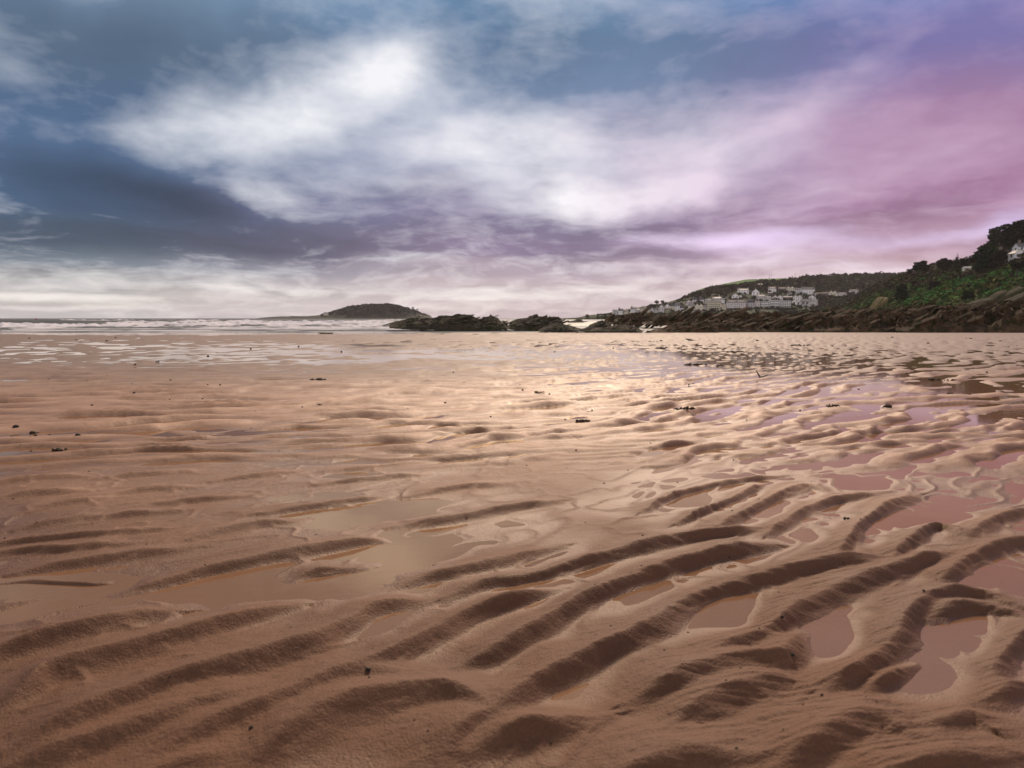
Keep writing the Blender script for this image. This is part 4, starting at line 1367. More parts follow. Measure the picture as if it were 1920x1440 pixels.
TOWN = [
    ((1148, 1156, 581, 588), 'side', 1, 3, 'white', 'grey', 'tiny white cottage at the seaward tip of the town, leftmost house'),
    ((1158, 1168, 579.5, 587.5), 'side', 2, 3, 'white', 'slate', 'small white house second from the seaward tip'),
    ((1170, 1178, 580, 586.5), 'front', 1, 2, 'tan', 'brown', 'small tan gabled cottage third from the seaward tip'),
    (C3(10, 108, 755, 826), 'side', 2, 3, 'white', 'slate', 'white cottage with dark roof just left of the tan cottage pair'),
    (C3(112, 168, 782, 826), 'side', 1, 2, 'grey', 'grey', 'low grey shed like cottage between white cottage and tan house'),
    (C3(172, 236, 758, 830), 'front', 2, 2, 'tan', 'brown', 'tan house with front gable below the dark hedge'),
    (C3(286, 344, 772, 830), 'side', 2, 2, 'cream', 'slate', 'small cream house below the dark hedge'),
    (C3(346, 396, 765, 830), 'front', 2, 1, 'white', 'slate', 'narrow white gabled house right of the small cream one'),
    (C3(400, 470, 768, 832), 'side', 2, 2, 'grey', 'slate', 'small grey house between narrow gable and big grey gable'),
    (C3(474, 568, 712, 830), 'front', 3, 2, 'pink', 'grey', 'tall pinkish grey gabled house below the two round trees'),
    (C3(575, 664, 700, 800), 'front', 3, 2, 'white', 'slate', 'white gabled house with pointed roof at the left of the main town'),
    (C3(666, 738, 698, 800), 'side', 3, 2, 'cream', 'slate', 'cream house wedged between two white houses'),
    (C3(742, 822, 684, 820), 'side', 4, 2, 'white', 'grey', 'tall white house, highest of the left town group'),
    (C3(824, 888, 735, 820), 'side', 3, 2, 'white', 'slate', 'white house with flat front just left of the town gap'),
    (C3(568, 712, 765, 806), 'flat', 1, 4, 'cream', 'pale', 'low cream building in front of the white gabled house'),
    (C3(928, 1020, 636, 708), 'front', 2, 2, 'pink', 'brown', 'pinkish gabled house behind the cream terrace, left end of upper row'),
    (C3(1025, 1112, 603, 690), 'side', 3, 3, 'white', 'slate', 'square white villa with chimney standing above the cream terrace'),
    (C3(1140, 1222, 600, 682), 'side', 3, 2, 'white', 'slate', 'white villa just right of the square villa'),
    (C3(1238, 1342, 620, 692), 'side', 2, 3, 'grey', 'grey', 'grey roofed house behind the large cream hotel, at its left'),
    (C3(955, 1066, 698, 792), 'side', 3, 4, 'cream', 'grey', 'cream terrace at the left edge of the main sea front'),
    (C3(1068, 1212, 698, 800), 'twin', 3, 4, 'cream', 'grey', 'cream double gabled terrace on the sea front'),
    (C3(928, 1010, 776, 832), 'front', 1, 2, 'pink', 'slate', 'small pinkish gabled house low in front of the cream terrace'),
    (C3(1036, 1122, 792, 828), 'flat', 1, 3, 'pink', 'pale', 'low flat pinkish building in front of the double gabled terrace'),
    (C3(1214, 1262, 725, 790), 'side', 2, 1, 'white', 'grey', 'narrow white link house left of the large cream hotel'),
    (C3(1264, 1492, 650, 792), 'flat', 4, 7, 'cream', 'pale', 'large cream hotel with flat parapet, biggest building of the sea front'),
    (C3(1358, 1512, 588, 652), 'side', 1, 4, 'grey', 'grey', 'broad grey roofed house above the large cream hotel'),
    (C3(1500, 1562, 610, 668), 'side', 2, 2, 'white', 'grey', 'small white house at the right shoulder of the hotel'),
    (C3(1458, 1592, 690, 772), 'twin', 2, 4, 'cream', 'grey', 'cream house with two small gables right of the hotel'),
    (C4(30, 286, 538, 638), 'side', 3, 10, 'pink', 'slate', 'long pinkish terrace with three rows of tall windows'),
    (C4(302, 398, 538, 634), 'side', 3, 4, 'grey', 'slate', 'grey terrace with dark bay windows right of the long pinkish terrace'),
    (C4(400, 478, 540, 632), 'twin', 3, 2, 'pink', 'slate', 'twin gabled terrace end left of the balconied flats'),
    (C4(85, 186, 450, 526), 'front', 2, 2, 'white', 'grey', 'white gabled house among trees above the long terrace'),
    (C4(195, 230, 465, 490), 'front', 1, 1, 'white', 'grey', 'tiny white garage beside the white gabled house in the trees'),
    (C4(172, 326, 383, 446), 'side', 2, 4, 'white', 'grey', 'wide white bungalow high on the left of the upper slope'),
    (C4(366, 472, 388, 488), 'front', 3, 2, 'white', 'grey', 'big white house with steep front gable above the grey bungalow'),
    (C4(432, 558, 468, 532), 'side', 2, 4, 'grey', 'grey', 'grey white bungalow below the steep gabled white house'),
    (C4(560, 632, 490, 532), 'side', 1, 3, 'white', 'grey', 'low pale house right of the grey white bungalow'),
    (C4(594, 706, 358, 416), 'side', 2, 4, 'white', 'slate', 'white house at the left end of the top row'),
    (C4(735, 846, 363, 422), 'side', 2, 3, 'dark', 'brown', 'dark grey house in the top row, between two white ones'),
    (C4(846, 958, 352, 422), 'twin', 2, 4, 'cream', 'slate', 'cream and yellow double gabled house in the top row'),
    (C4(962, 1060, 375, 438), 'side', 2, 4, 'white', 'slate', 'white house touching the long top terrace at its left'),
    (C4(1064, 1236, 362, 450), 'side', 3, 8, 'white', 'slate', 'long white terrace at the right end of the top row'),
    (C4(588, 654, 430, 462), 'side', 1, 2, 'dark', 'slate', 'small dark purple cottage under the left of the top row'),
    (C4(652, 796, 475, 548), 'twin', 2, 4, 'white', 'grey', 'white double gabled house in the middle row'),
    (C4(798, 930, 488, 525), 'side', 1, 4, 'dark', 'slate', 'low dark roofed house in the middle row'),
    (C4(938, 1062, 474, 536), 'twin', 2, 4, 'white', 'grey', 'white house with two gables above the black and white house'),
    (C4(1160, 1252, 478, 532), 'front', 2, 2, 'white', 'grey', 'white gabled house above the right end of the sea front'),
    (C4(862, 922, 440, 468), 'flat', 1, 2, 'white', 'pale', 'tiny white flat roofed house between the top and middle rows'),
    (C4(486, 618, 558, 652), 'flat', 3, 4, 'white', 'pale', 'first block of white balconied flats from the left'),
    (C4(604, 748, 540, 646), 'flat', 3, 5, 'white', 'pale', 'middle block of the three white balconied flats'),
    (C4(750, 906, 548, 642), 'flat', 3, 5, 'white', 'pale', 'third block of white balconied flats, beside the black and white house'),
    (C4(920, 1044, 538, 608), 'twin', 2, 2, 'white', 'slate', 'white house with black timber crosses on its front'),
    (C4(1050, 1160, 528, 612), 'side', 3, 4, 'grey', 'grey', 'pale grey house right of the black timbered one'),
    (C4(1164, 1276, 530, 608), 'side', 3, 5, 'pink', 'grey', 'pinkish house ending the sea front at the right'),
    (C4(1245, 1340, 440, 466), 'side', 1, 4, 'pink', 'brown', 'long low shed right of the top terrace'),
    (C4(1344, 1428, 430, 476), 'side', 1, 2, 'dark', 'brown', 'purple brown house between low shed and tall cream house'),
    (C4(1438, 1542, 412, 496), 'twin', 3, 2, 'cream', 'slate', 'tall cream house standing alone right of the purple brown one'),
    (C4(1554, 1678, 436, 490), 'side', 2, 5, 'white', 'slate', 'white house with a row of windows next to the tall cream one'),
    (C4(1726, 1842, 393, 445), 'side', 2, 4, 'white', 'brown', 'last white house of the town, farthest up the valley'),
    (C4(428, 512, 314, 346), 'side', 1, 3, 'pink', 'grey', 'lone pale farmhouse just under the green field'),
    (C4(838, 862, 328, 352), 'front', 1, 1, 'white', 'grey', 'tiny white hut above the top row'),
    (C4(1280, 1312, 590, 606), 'flat', 1, 1, 'pink', 'pale', 'tiny pale hut at the right foot of the sea front'),
]
hrng = random.Random(4)
for (x0, x1, yt, yb), kind, fl, bays, wall, roof, lab in TOWN:
    b = town_hill.at_row((x0 + x1) / 2, yb)
    D = b[1]
    w, h = (x1 - x0) * D / F_PX, (yb - yt) * D / F_PX
    dep = min(9.0, max(4.0, w * 0.8))
    yaw = -0.30 if w < 14 else -0.16
    w2 = max(w * 0.55, (w - dep * abs(math.sin(yaw)) * 0.7) / math.cos(yaw))
    r = house(lab, (float(b[0]) * (1 - 7.0 / float(b[1])), float(b[1]) - 7.0, float(b[2]) + 0.2), w2, h, dep, kind, fl, bays, wall, roof, yaw + hrng.uniform(-0.05, 0.05), chim=(3 if w > 18 else 2 if w > 9 else 1) if h > 4 else 0)
    if 'black timber' in lab:
        # two crossed timbers on each gable front
        for sx in (-0.25, 0.25):
            for sg in (-1, 1):
                bm_ = box_mesh('timber', -0.3, 0.3, -0.16, -0.05, -h * 0.26, h * 0.26, M_DARKWOOD)
                link('timber', bm_, None, r, (sx * w2, -0.003 - 0.004 * sg, h * 0.34), (0, sg * 0.62, 0))

# the house among the pines on the headland
b = headland.at_row(1893, 487.5)
pine_house_z = float(b[2])
house('white house with two chimneys under the tall dark pines', tuple(map(float, b)), 6.6, 4.9, 6, 'side', 1, 4, 'white', 'brown', -0.25, group='houses on the headland', chim=2)
b = headland.at_row(1913, 484)
house('white gabled wing right of the two chimney house', tuple(map(float, b)), 4.4, 4.0, 6, 'front', 1, 2, 'white', 'grey', -0.2, group='houses on the headland', chim=0)
b = headland.at_row(1926, 477)
house('white house cut by the right picture edge among the pines', tuple(map(float, b)), 6.5, 5.4, 7, 'side', 2, 3, 'white', 'grey', -0.25, group='houses on the headland', chim=1)
b = headland.at_row(1807, 515)
house('small pale hut half hidden in the scrub of the headland', (float(b[0]), float(b[1]) - 3, float(b[2]) + 2.0), 3.0, 1.9, 3, 'side', 1, 1, 'cream', 'pale', -0.2, name='hut', cat='hut', group='houses on the headland', chim=0, win=False)
# island houses
for px, py, w, lab in ((697, 587.6, 7.0, 'pale house among the trees in the middle of the island'), (610, 590.0, 9.0, 'low pale house on the flat left arm of the island'), (731, 590.6, 4.0, 'tiny pale hut low on the right half of the island')):
    p = at(px, py, 1450.0)
    house(lab, tuple(p), w, 5.0 if w > 5 else 3.6, 6, 'side', 1, 2, 'tan', 'grey', -0.2, group='houses on the island', chim=0)


# ------------------------------------------------------------------ trees that stand out
def tube(pts, rads, seg=7):
    """Tapered tube along points as (verts, quads)."""
    pts = [Vector(p) for p in pts]
    V, F = [], []
    for i, (p, r) in enumerate(zip(pts, rads)):
        t = (pts[min(i + 1, len(pts) - 1)] - pts[max(i - 1, 0)]).normalized()
        a = t.orthogonal().normalized()
        if i:
            a = (prev - t * prev.dot(t)).normalized()
        prev = a
        bq = t.cross(a)
        for k in range(seg):
            an = 2 * math.pi * k / seg
            V.append(tuple(p + (a * math.cos(an) + bq * math.sin(an)) * r))
    for i in range(len(pts) - 1):
        for k in range(seg):
            F.append((i * seg + k, i * seg + (k + 1) % seg, (i + 1) * seg + (k + 1) % seg, (i + 1) * seg + k))
    return V, F


def tubes_mesh(name, tubes, mat, caps=True):
    V, F = [], []
    for pts, rads in tubes:
        v, f = tube(pts, rads)
        o = len(V)
        V += v
        F += [tuple(i + o for i in q) for q in f]
        if caps:
            n = len(v)
            F += [tuple(o + 6 - i for i in range(7)), tuple(o + n - 7 + i for i in range(7))]
    me = bpy.data.meshes.new(name)
    me.from_pydata(V, [], F)
    me.materials.append(mat)
    for p in me.polygons:
        p.use_smooth = True
    return me


def tree(name, label, group, px, py_foot, py_top, wpx, place, kind, col, seed, n=900, lean=0.0, D=None):
    rg = random.Random(seed)
    if D is None:
        b = Vector(map(float, place.at_row(px, py_foot)))
    else:
        b = at(px, py_foot, D)
    k = b.y / F_PX
    H, Wd = (py_foot - py_top) * k, wpx * k
    root = empty(name, b)
    tag(root, label, 'tree', group)
    top = Vector((lean * H, 0, H))
    tubes = []
    lobes = []
    r0 = max(0.10, H * 0.028)
    if kind == 'cone':
        tubes.append(([(0, 0, -1), (0, 0, H * 0.5), (0, 0, H * 0.97)], [r0, r0 * 0.6, 0.03]))
        for i in range(9):
            f = i / 8
            z = H * (0.15 + 0.80 * f)
            rr = Wd / 2 * (1 - f * 0.92)
            for q in range(3):
                an = rg.uniform(0, 6.28)
                lobes.append((math.cos(an) * rr * 0.4, math.sin(an) * rr * 0.4, z, rr * 0.75, rr * 0.75, H * 0.07))
    else:
        bole = {'pine': 0.50, 'umbrella': 0.62, 'round': 0.30, 'dense': 0.12, 'bare': 0.45}[kind]
        mid = top * bole
        tubes.append(([(0, 0, -1.2), tuple(mid * 0.5 + Vector((rg.uniform(-.2, .2), 0, 0))), tuple(mid), tuple(top * 0.85)], [r0 * 1.2, r0, r0 * 0.8, r0 * 0.25]))
        nl = {'pine': 11, 'umbrella': 8, 'round': 9, 'dense': 14, 'bare': 9}[kind]
        for i in range(nl):
            an = i * 2.4 + rg.uniform(-.5, .5)
            f = (i + 0.5) / nl
            if kind == 'umbrella':
                z, rr = H * rg.uniform(0.62, 0.86), Wd / 2 * rg.uniform(0.3, 0.8)
                sz = (Wd * 0.22, Wd * 0.20, H * 0.15)
            elif kind == 'pine':
                z, rr = H * (0.42 + 0.52 * f), Wd / 2 * rg.uniform(0.25, 0.85) * (1.05 - 0.55 * f)
                sz = (Wd * rg.uniform(0.14, 0.24), Wd * 0.18, H * rg.uniform(0.05, 0.09))
            elif kind == 'dense':
                z, rr = H * (0.12 + 0.74 * f), Wd / 2 * rg.uniform(0.2, 0.62) * (1.1 - 0.65 * f)
                sz = (Wd * 0.26, Wd * 0.26, H * 0.13)
            else:
                z, rr = H * rg.uniform(0.45, 0.85), Wd / 2 * rg.uniform(0.1, 0.66)
                sz = (Wd * 0.22, Wd * 0.22, H * 0.14)
            c = Vector((math.cos(an) * rr + lean * z, math.sin(an) * rr, z))
            lobes.append((*c, *sz))
            st = Vector((lean * z * 0.8, 0, min(z * 0.8, H * 0.8)))
            tubes.append(([tuple(st), tuple((st + c) / 2 + Vector((0, 0, 0.05 * H))), tuple(c)], [r0 * 0.42, r0 * 0.28, r0 * 0.1]))
    link('trunk', tubes_mesh('trunk', tubes, M_BARK), None, root)
    nn = int(n * (0.35 if kind == 'bare' else 1))
    pts = blobs_points(nn, lobes)
    V, F, K = leaf_quads(pts, Wd * (0.050 if kind in ('pine', 'umbrella', 'cone') else 0.060) + 0.05, vary(col, nn))
    link('crown', mesh_np('crown', V, F, False, {'leaf_colour': ('c', K)}), M_LEAF, root)
    return root


PINE = (0.030, 0.034, 0.018)
GT = 'dark pines on top of the headland'
tree('pine_tree', 'tall black pine at the right picture edge, highest of the pines', GT, 1922, 476, 412, 52, headland, 'pine', PINE, 1, 1500)
tree('pine_tree', 'tall dark pine with sky showing through its crown, second from the right edge', GT, 1896, 482, 419, 50, headland, 'pine', PINE, 2, 1300)
tree('pine_tree', 'dark rounded pine at the left of the pine group', GT, 1862, 482, 427, 36, headland, 'pine', PINE, 3, 1100)
tree('pine_tree', 'dark pine standing between the rounded pine and the tall ones', GT, 1878, 484, 432, 40, headland, 'pine', PINE, 4, 1100)
tree('pine_tree', 'low spreading pine right above the two chimney house', GT, 1904, 478, 440, 44, headland, 'pine', PINE, 5, 1000)
tree('pine_tree', 'pine outside the picture edge behind the last house', GT, 1956, 470, 402, 56, headland, 'pine', PINE, 6, 1000)
tree('cypress_tree', 'broad dark green conifer below the rounded pine, with feathered edges', None, 1846, 514, 456, 42, headland, 'dense', (0.022, 0.040, 0.016), 7, 2200)
tree('evergreen_tree', 'dark bushy tree left of the two chimney house', 'bushy trees on the headland', 1872, 505, 468, 36, headland, 'dense', (0.028, 0.026, 0.015), 8, 1500)
tree('fir_tree', 'single pointed fir on the headland skyline', None, 1793, 512, 476, 17, headland, 'cone', (0.028, 0.034, 0.018), 9, 800)
tree('pine_tree', 'broad topped pine on the skyline where headland meets far hill', None, 1727, 518, 490, 34, headland, 'pine', PINE, 10, 1500)
GB = 'bushy trees on the headland'
tree('round_tree', 'wide round dark tree right of the broad topped pine', GB, 1763, 512, 484, 26, headland, 'round', (0.034, 0.030, 0.018), 11, 900)
tree('round_tree', 'round tree between the wide round tree and the pointed fir', GB, 1778, 510, 487, 20, headland, 'round', (0.036, 0.032, 0.020), 12, 800)
tree('round_tree', 'small low tree leftmost on the headland skyline', GB, 1705, 520, 503, 12, headland, 'round', (0.034, 0.032, 0.018), 13, 500)
tree('round_tree', 'bushy skyline tree just right of the pointed fir', GB, 1808, 506, 484, 20, headland, 'round', (0.034, 0.034, 0.018), 14, 800)
tree('round_tree', 'bushy skyline tree left beside the broad conifer', GB, 1822, 504, 479, 18, headland, 'round', (0.040, 0.034, 0.020), 15, 800)
tree('thin_tree', 'thin dark tree with bare trunk standing before the two chimney house', None, 1907, 522, 487, 26, headland, 'umbrella', (0.022, 0.022, 0.014), 16, 600)
tree('round_tree', 'dark rounded bush tree low on the slope right of the ochre scars', GB, 1690, 566, 532, 26, headland, 'dense', (0.022, 0.032, 0.014), 17, 1300)
tree('round_tree', 'dark bush tree on the lower slope left of the pale cliff', GB, 1815, 568, 546, 24, headland, 'dense', (0.022, 0.028, 0.014), 18, 1100)
tree('round_tree', 'dark bush tree in the middle of the slope under the pointed fir', GB, 1752, 545, 527, 26, headland, 'dense', (0.026, 0.026, 0.015), 19, 1000)
GTT = 'round trees beside the town'
tree('round_tree', 'left one of two round trees on the ridge above the town', GTT, 1231, 574, 563, 10, town_hill, 'round', (0.036, 0.032, 0.022), 20, 400)
tree('round_tree', 'right one of two round trees on the ridge above the town', GTT, 1242, 573, 563, 9, town_hill, 'round', (0.036, 0.032, 0.022), 21, 400)
tree('round_tree', 'wide dark tree mass in front of the two round trees', GTT, 1222, 578.5, 570, 20, town_hill, 'dense', (0.030, 0.030, 0.018), 22, 500)
tree('round_tree', 'large dark tree between green field and white bungalow', GTT, 1368, 545, 533, 15, town_hill, 'round', (0.030, 0.026, 0.020), 23, 500)
tree('round_tree', 'lone tree on the skyline right of the green field', None, 1512, 521.5, 513.5, 7, town_hill, 'round', (0.040, 0.034, 0.022), 24, 300)
tree('round_tree', 'small dark bush at the right end of the green field', None, 1485.5, 523.5, 517.5, 4, town_hill, 'dense', (0.026, 0.026, 0.016), 25, 200)
tree('round_tree', 'dark bush on the seaward tip of the town headland', None, 1101, 595.5, 589, 9, town_hill, 'dense', (0.040, 0.036, 0.024), 26, 250)
tree('round_tree', 'left one of two wind bent trees on the island end', 'trees on the island end', 773, 584, 575.5, 7, None, 'umbrella', (0.034, 0.032, 0.022), 27, 250, 0.15, D=1500.0)
tree('round_tree', 'right one of two wind bent trees on the island end', 'trees on the island end', 781.5, 586.5, 578, 5, None, 'umbrella', (0.034, 0.032, 0.022), 28, 250, 0.2, D=1500.0)
for i in range(22):
    px = 1552 + i * 6.2 + hrng.uniform(-2, 2)
    yt = float(interp(px, town_hill.top))
    tree('hedgerow_tree', 'tiny thin tree in the hedge line along the far skyline', 'hedge line trees on the far skyline', px, yt + 1.0, yt - hrng.uniform(1.6, 4.2), hrng.uniform(3, 6), town_hill, 'bare', (0.050, 0.042, 0.030), 100 + i, 170)

# poles on the skyline
for px, hpx, lab in ((1442.5, 9, 'left pole of the pair over the green field'), (1446, 8, 'second pole of the pair over the green field'), (1491, 9.5, 'pole between the small bush and the lone skyline tree'), (1528, 5.5, 'short pole just right of the lone skyline tree'), (1537, 7, 'pole farthest to the right before the hedge line')):
    yt = float(interp(px, town_hill.top))
    b = Vector(map(float, town_hill.at_row(px, yt)))
    hh = hpx * b.y / F_PX
    root = empty('utility_pole', b)
    tag(root, lab, 'pole', 'wooden poles on the far skyline')
    link('pole', tubes_mesh('pole', [([(0, 0, -1), (0, 0, hh)], [0.16, 0.12])], M_BARK), None, root)
    link('crossarm', box_mesh('crossarm', -0.9, 0.9, -0.07, 0.07, hh * 0.93, hh * 0.93 + 0.16, M_BARK), None, root)

# ------------------------------------------------------------------ things washed up on the sand
def ground(px, py):
    x, y = on_beach(px, py)
    z = float(sand_height(np.array([x, x]), np.array([y, y]))[0])
    return Vector((x, y, plane_z(y) + max(z, -0.002)))


M_STONE = plain('dark_pebble', (0.026, 0.022, 0.019), 0.8, 0.4, 60.0, 0.12)
M_WEED = plain('dark_seaweed', (0.028, 0.022, 0.014), 0.7, 0.4, 20.0, 0.15)
M_GWEED = plain('green_seaweed', (0.10, 0.11, 0.025), 0.4, 0.3, 20.0, 0.4)
M_LEAFR = plain('red_brown_leaf', (0.22, 0.07, 0.03), 0.5, 0.3, 30.0, 0.4)
M_DLEAF = plain('dark_leaf', (0.055, 0.030, 0.022), 0.45, 0.3, 30.0, 0.4)
M_TWIG = plain('wet_twig', (0.040, 0.028, 0.022), 0.5, 0.3, 30.0, 0.4)
M_PLANK = plain('mossy_plank', (0.075, 0.080, 0.030), 0.7, 0.3, 6.0)


def pebble_mesh(seed):
    bm = bmesh.new()
    bmesh.ops.create_icosphere(bm, subdivisions=2, radius=1.0)
    V = np.array([v.co[:] for v in bm.verts])
    V *= 1 + 0.28 * fbm3(V + seed * 5.1, 0.9, 3)[:, None]
    V *= np.array([1.0, 0.8, 0.62])
    for v, c in zip(bm.verts, V):
        v.co = c
    for f in bm.faces:
        f.smooth = True
    me = bpy.data.meshes.new('pebble')
    bm.to_mesh(me)
    bm.free()
    me.materials.append(M_STONE)
    return me


PEB = [pebble_mesh(k) for k in range(6)]
drng = random.Random(9)


def pebble(px, py, wpx, label, group):
    g0 = ground(px, py)
    s = wpx * g0.y / F_PX / 2
    o = link('pebble', drng.choice(PEB), None, None, g0 + Vector((0, 0, s * 0.25)), (drng.uniform(-.2, .2), drng.uniform(-.2, .2), drng.uniform(0, 6.28)), s)
    return tag(o, label, 'pebble', group)


G1 = 'tiny dark stones on the near ripples'


def near_label(x, y):
    if x < 480:
        return 'tiny dark speck of stone on the ripples of the left near sand'
    if x < 960:
        return 'tiny dark speck of stone on the ripples left of the middle, near the camera'
    if y > 1200:
        return 'tiny dark speck of stone on the shaded ripples at the bottom right'
    if x < 1200:
        return 'tiny dark speck of stone on the smooth ripples just right of the middle'
    if y < 1030:
        return 'tiny dark speck of stone on the ripples below the right hand pools'
    return 'tiny dark speck of stone on the broad ridges between the right foreground pools'


def mid_label(x, y):
    if y < 662:
        return ('small dark stone on the far flat sand near the waterline, left half' if x < 700 else
                'small dark stone on the far flat sand near the shore rocks' if x < 1250 else 'small dark stone on the far flat sand in front of the reef')
    if x < 300:
        return 'small dark stone on the grey wet sand at the far left, above the black stones'
    if x < 600:
        return 'small dark stone on the left middle sand between the shallow films'
    if x < 950:
        return 'small dark stone on the middle sand left of the bright sheen'
    if x < 1200:
        return 'small dark stone on the middle sand in the bright sheen'
    return 'small dark stone among the wet ripples of the right middle sand'



nearQ = [(1010, 768, 9), (1050, 908, 10), (855, 962, 7), (925, 818, 5), (895, 865, 5), (800, 1030, 6), (1160, 1038, 8), (1090, 1085, 6), (1540, 672, 7), (620, 213, 5), (345, 218, 5), (275, 367, 4), (490, 430, 6), (535, 435, 4),
         (815, 500, 5), (485, 548, 5), (310, 630, 4), (435, 168, 4), (55, 157, 4), (825, 325, 5), (925, 290, 4), (1240, 540, 5), (1365, 1070, 6), (1325, 1050, 4), (145, 1210, 6), (840, 1255, 8), (1015, 1195, 5), (660, 775, 5), (370, 775, 5), (1410, 607, 4), (1590, 590, 4), (1305, 375, 4), (1335, 270, 3), (205, 165, 3), (1000, 640, 4), (570, 860, 5), (635, 980, 4)]
nearL = [(1385, 998, 7), (940, 1222, 5), (1605, 1195, 6), (640, 1025, 6), (770, 548, 5), (1185, 408, 4), (50, 280, 5), (18, 428, 5), (335, 178, 4), (1555, 1140, 5), (490, 575, 5), (1625, 520, 4), (1350, 805, 5), (550, 455, 4), (1090, 770, 4), (1750, 355, 4), (140, 380, 4), (1500, 700, 4), (870, 990, 4)]
for x, y, w in nearQ[2:]:
    pebble(960 + x / 2, 800 + y / 2, w * 0.8, near_label(960 + x / 2, 800 + y / 2), G1)
for x, y, w in nearL:
    pebble(x / 2, 800 + y / 2, w * 0.8, near_label(x / 2, 800 + y / 2), G1)
pebble(960 + 505, 800 + 384, 9, 'dark twin stone on the ripple crest between two pools at lower right', None)
pebble(960 + 525, 800 + 454, 10, 'larger dark stone at the ripple junction below the twin stone', None)
pebble(690, 1284, 12, 'black stone in a shadowed trough, largest at lower left', None)
pebble(472, 1391, 11, 'round dark stone near the bottom edge at lower left', None)
G2 = 'black stones at the left edge of the beach'
for (x, y, w, lab) in [(92, 622, 34, 'large black rounded stone at the left edge, leftmost of the stones'), (186, 638, 36, 'broad black stone with a smaller one against it at the left'), (215, 634, 14, 'small black stone touching the right of the broad black stone'),
                       (65, 663, 12, 'small stone below the leftmost large black stone'), (200, 663, 20, 'flat black stone just below the broad black stone'), (172, 665, 10, 'tiny stone left of the flat black stone'),
                       (280, 655, 14, 'small stone to the right of the broad black stone'), (440, 670, 26, 'flat dark stone farthest right of the left edge stones')]:
    pebble(x / 3, 600 + y / 3, w / 3, lab, G2)
G3 = 'small dark stones on the middle of the beach'
for x, y, w in [(175, 738, 14), (518, 490, 16), (755, 422, 14), (730, 385, 10), (745, 370, 6), (1170, 385, 10), (1240, 382, 12), (1140, 455, 12), (955, 463, 9), (922, 462, 8), (985, 402, 5), (1090, 410, 7), (1700, 503, 12), (1470, 443, 6), (1350, 495, 7), (1435, 522, 8), (275, 345, 12),
                (165, 105, 12), (650, 103, 10), (600, 322, 5), (490, 357, 6), (515, 422, 6), (300, 400, 6), (1335, 422, 6), (1570, 738, 8), (870, 752, 7), (565, 738, 8), (118, 718, 8), (790, 632, 5), (1890, 572, 7), (1415, 612, 9)]:
    pebble(x / 3, 600 + y / 3, w / 3, mid_label(x / 3, 600 + y / 3), G3)
for x, y, w in [(870, 722, 5), (980, 735, 4), (1030, 742, 4), (835, 760, 5), (920, 785, 4), (1060, 790, 5), (1110, 770, 4), (975, 725, 3), (1240, 708, 4), (1300, 720, 5), (1292, 722, 4), (1345, 688, 4), (1040, 660, 4), (1150, 655, 4), (850, 700, 4), (700, 730, 4), (765, 770, 4), (890, 800, 4), (950, 830, 4), (1080, 850, 4), (1220, 835, 4), (1375, 865, 4),
                (1400, 790, 4), (1610, 730, 4), (1500, 770, 4), (1700, 700, 4), (1850, 700, 5), (1240, 640, 5), (1420, 640, 5), (1560, 650, 4), (1740, 645, 5), (1875, 641, 5), (1330, 645, 4), (640, 660, 4), (560, 650, 4), (470, 655, 4), (390, 668, 5), (120, 700, 4), (60, 655, 4), (200, 640, 5), (320, 715, 4)]:
    pebble(x, y, w, mid_label(x, y), G3)


def weed(px, py, wpx, label, group=None, mat=None, seed=0, hpx=6, name='seaweed'):
    """A washed up tangle: bent flat fronds and short stalks."""
    rg = random.Random(seed)
    g0 = ground(px, py)
    k = g0.y / F_PX
    W = wpx * k * 0.72
    hpx *= 0.6
    tubes = []
    n = 12 if wpx > 20 else 7
    for i in range(n):
        x = rg.uniform(-0.5, 0.5) * W
        y = rg.uniform(-0.16, 0.16) * W
        L = W * rg.uniform(0.15, 0.42)
        an = rg.gauss(0, 0.7) + (math.pi if rg.random() < 0.5 else 0)
        hz = hpx * k * rg.uniform(0.3, 1.0)
        r = W * rg.uniform(0.018, 0.035) + 0.0015
        tubes.append(([(x, y, 0.0), (x + math.cos(an) * L * 0.4, y + math.sin(an) * L * 0.4, hz), (x + math.cos(an) * L, y + math.sin(an) * L, hz * rg.uniform(-0.1, 0.5))], [r, r * 1.3, r * 0.4]))
    o = link(name, tubes_mesh(name, tubes, mat or M_WEED), None, None, g0 + Vector((0, 0, 0.001)))
    return tag(o, label, 'seaweed', group)


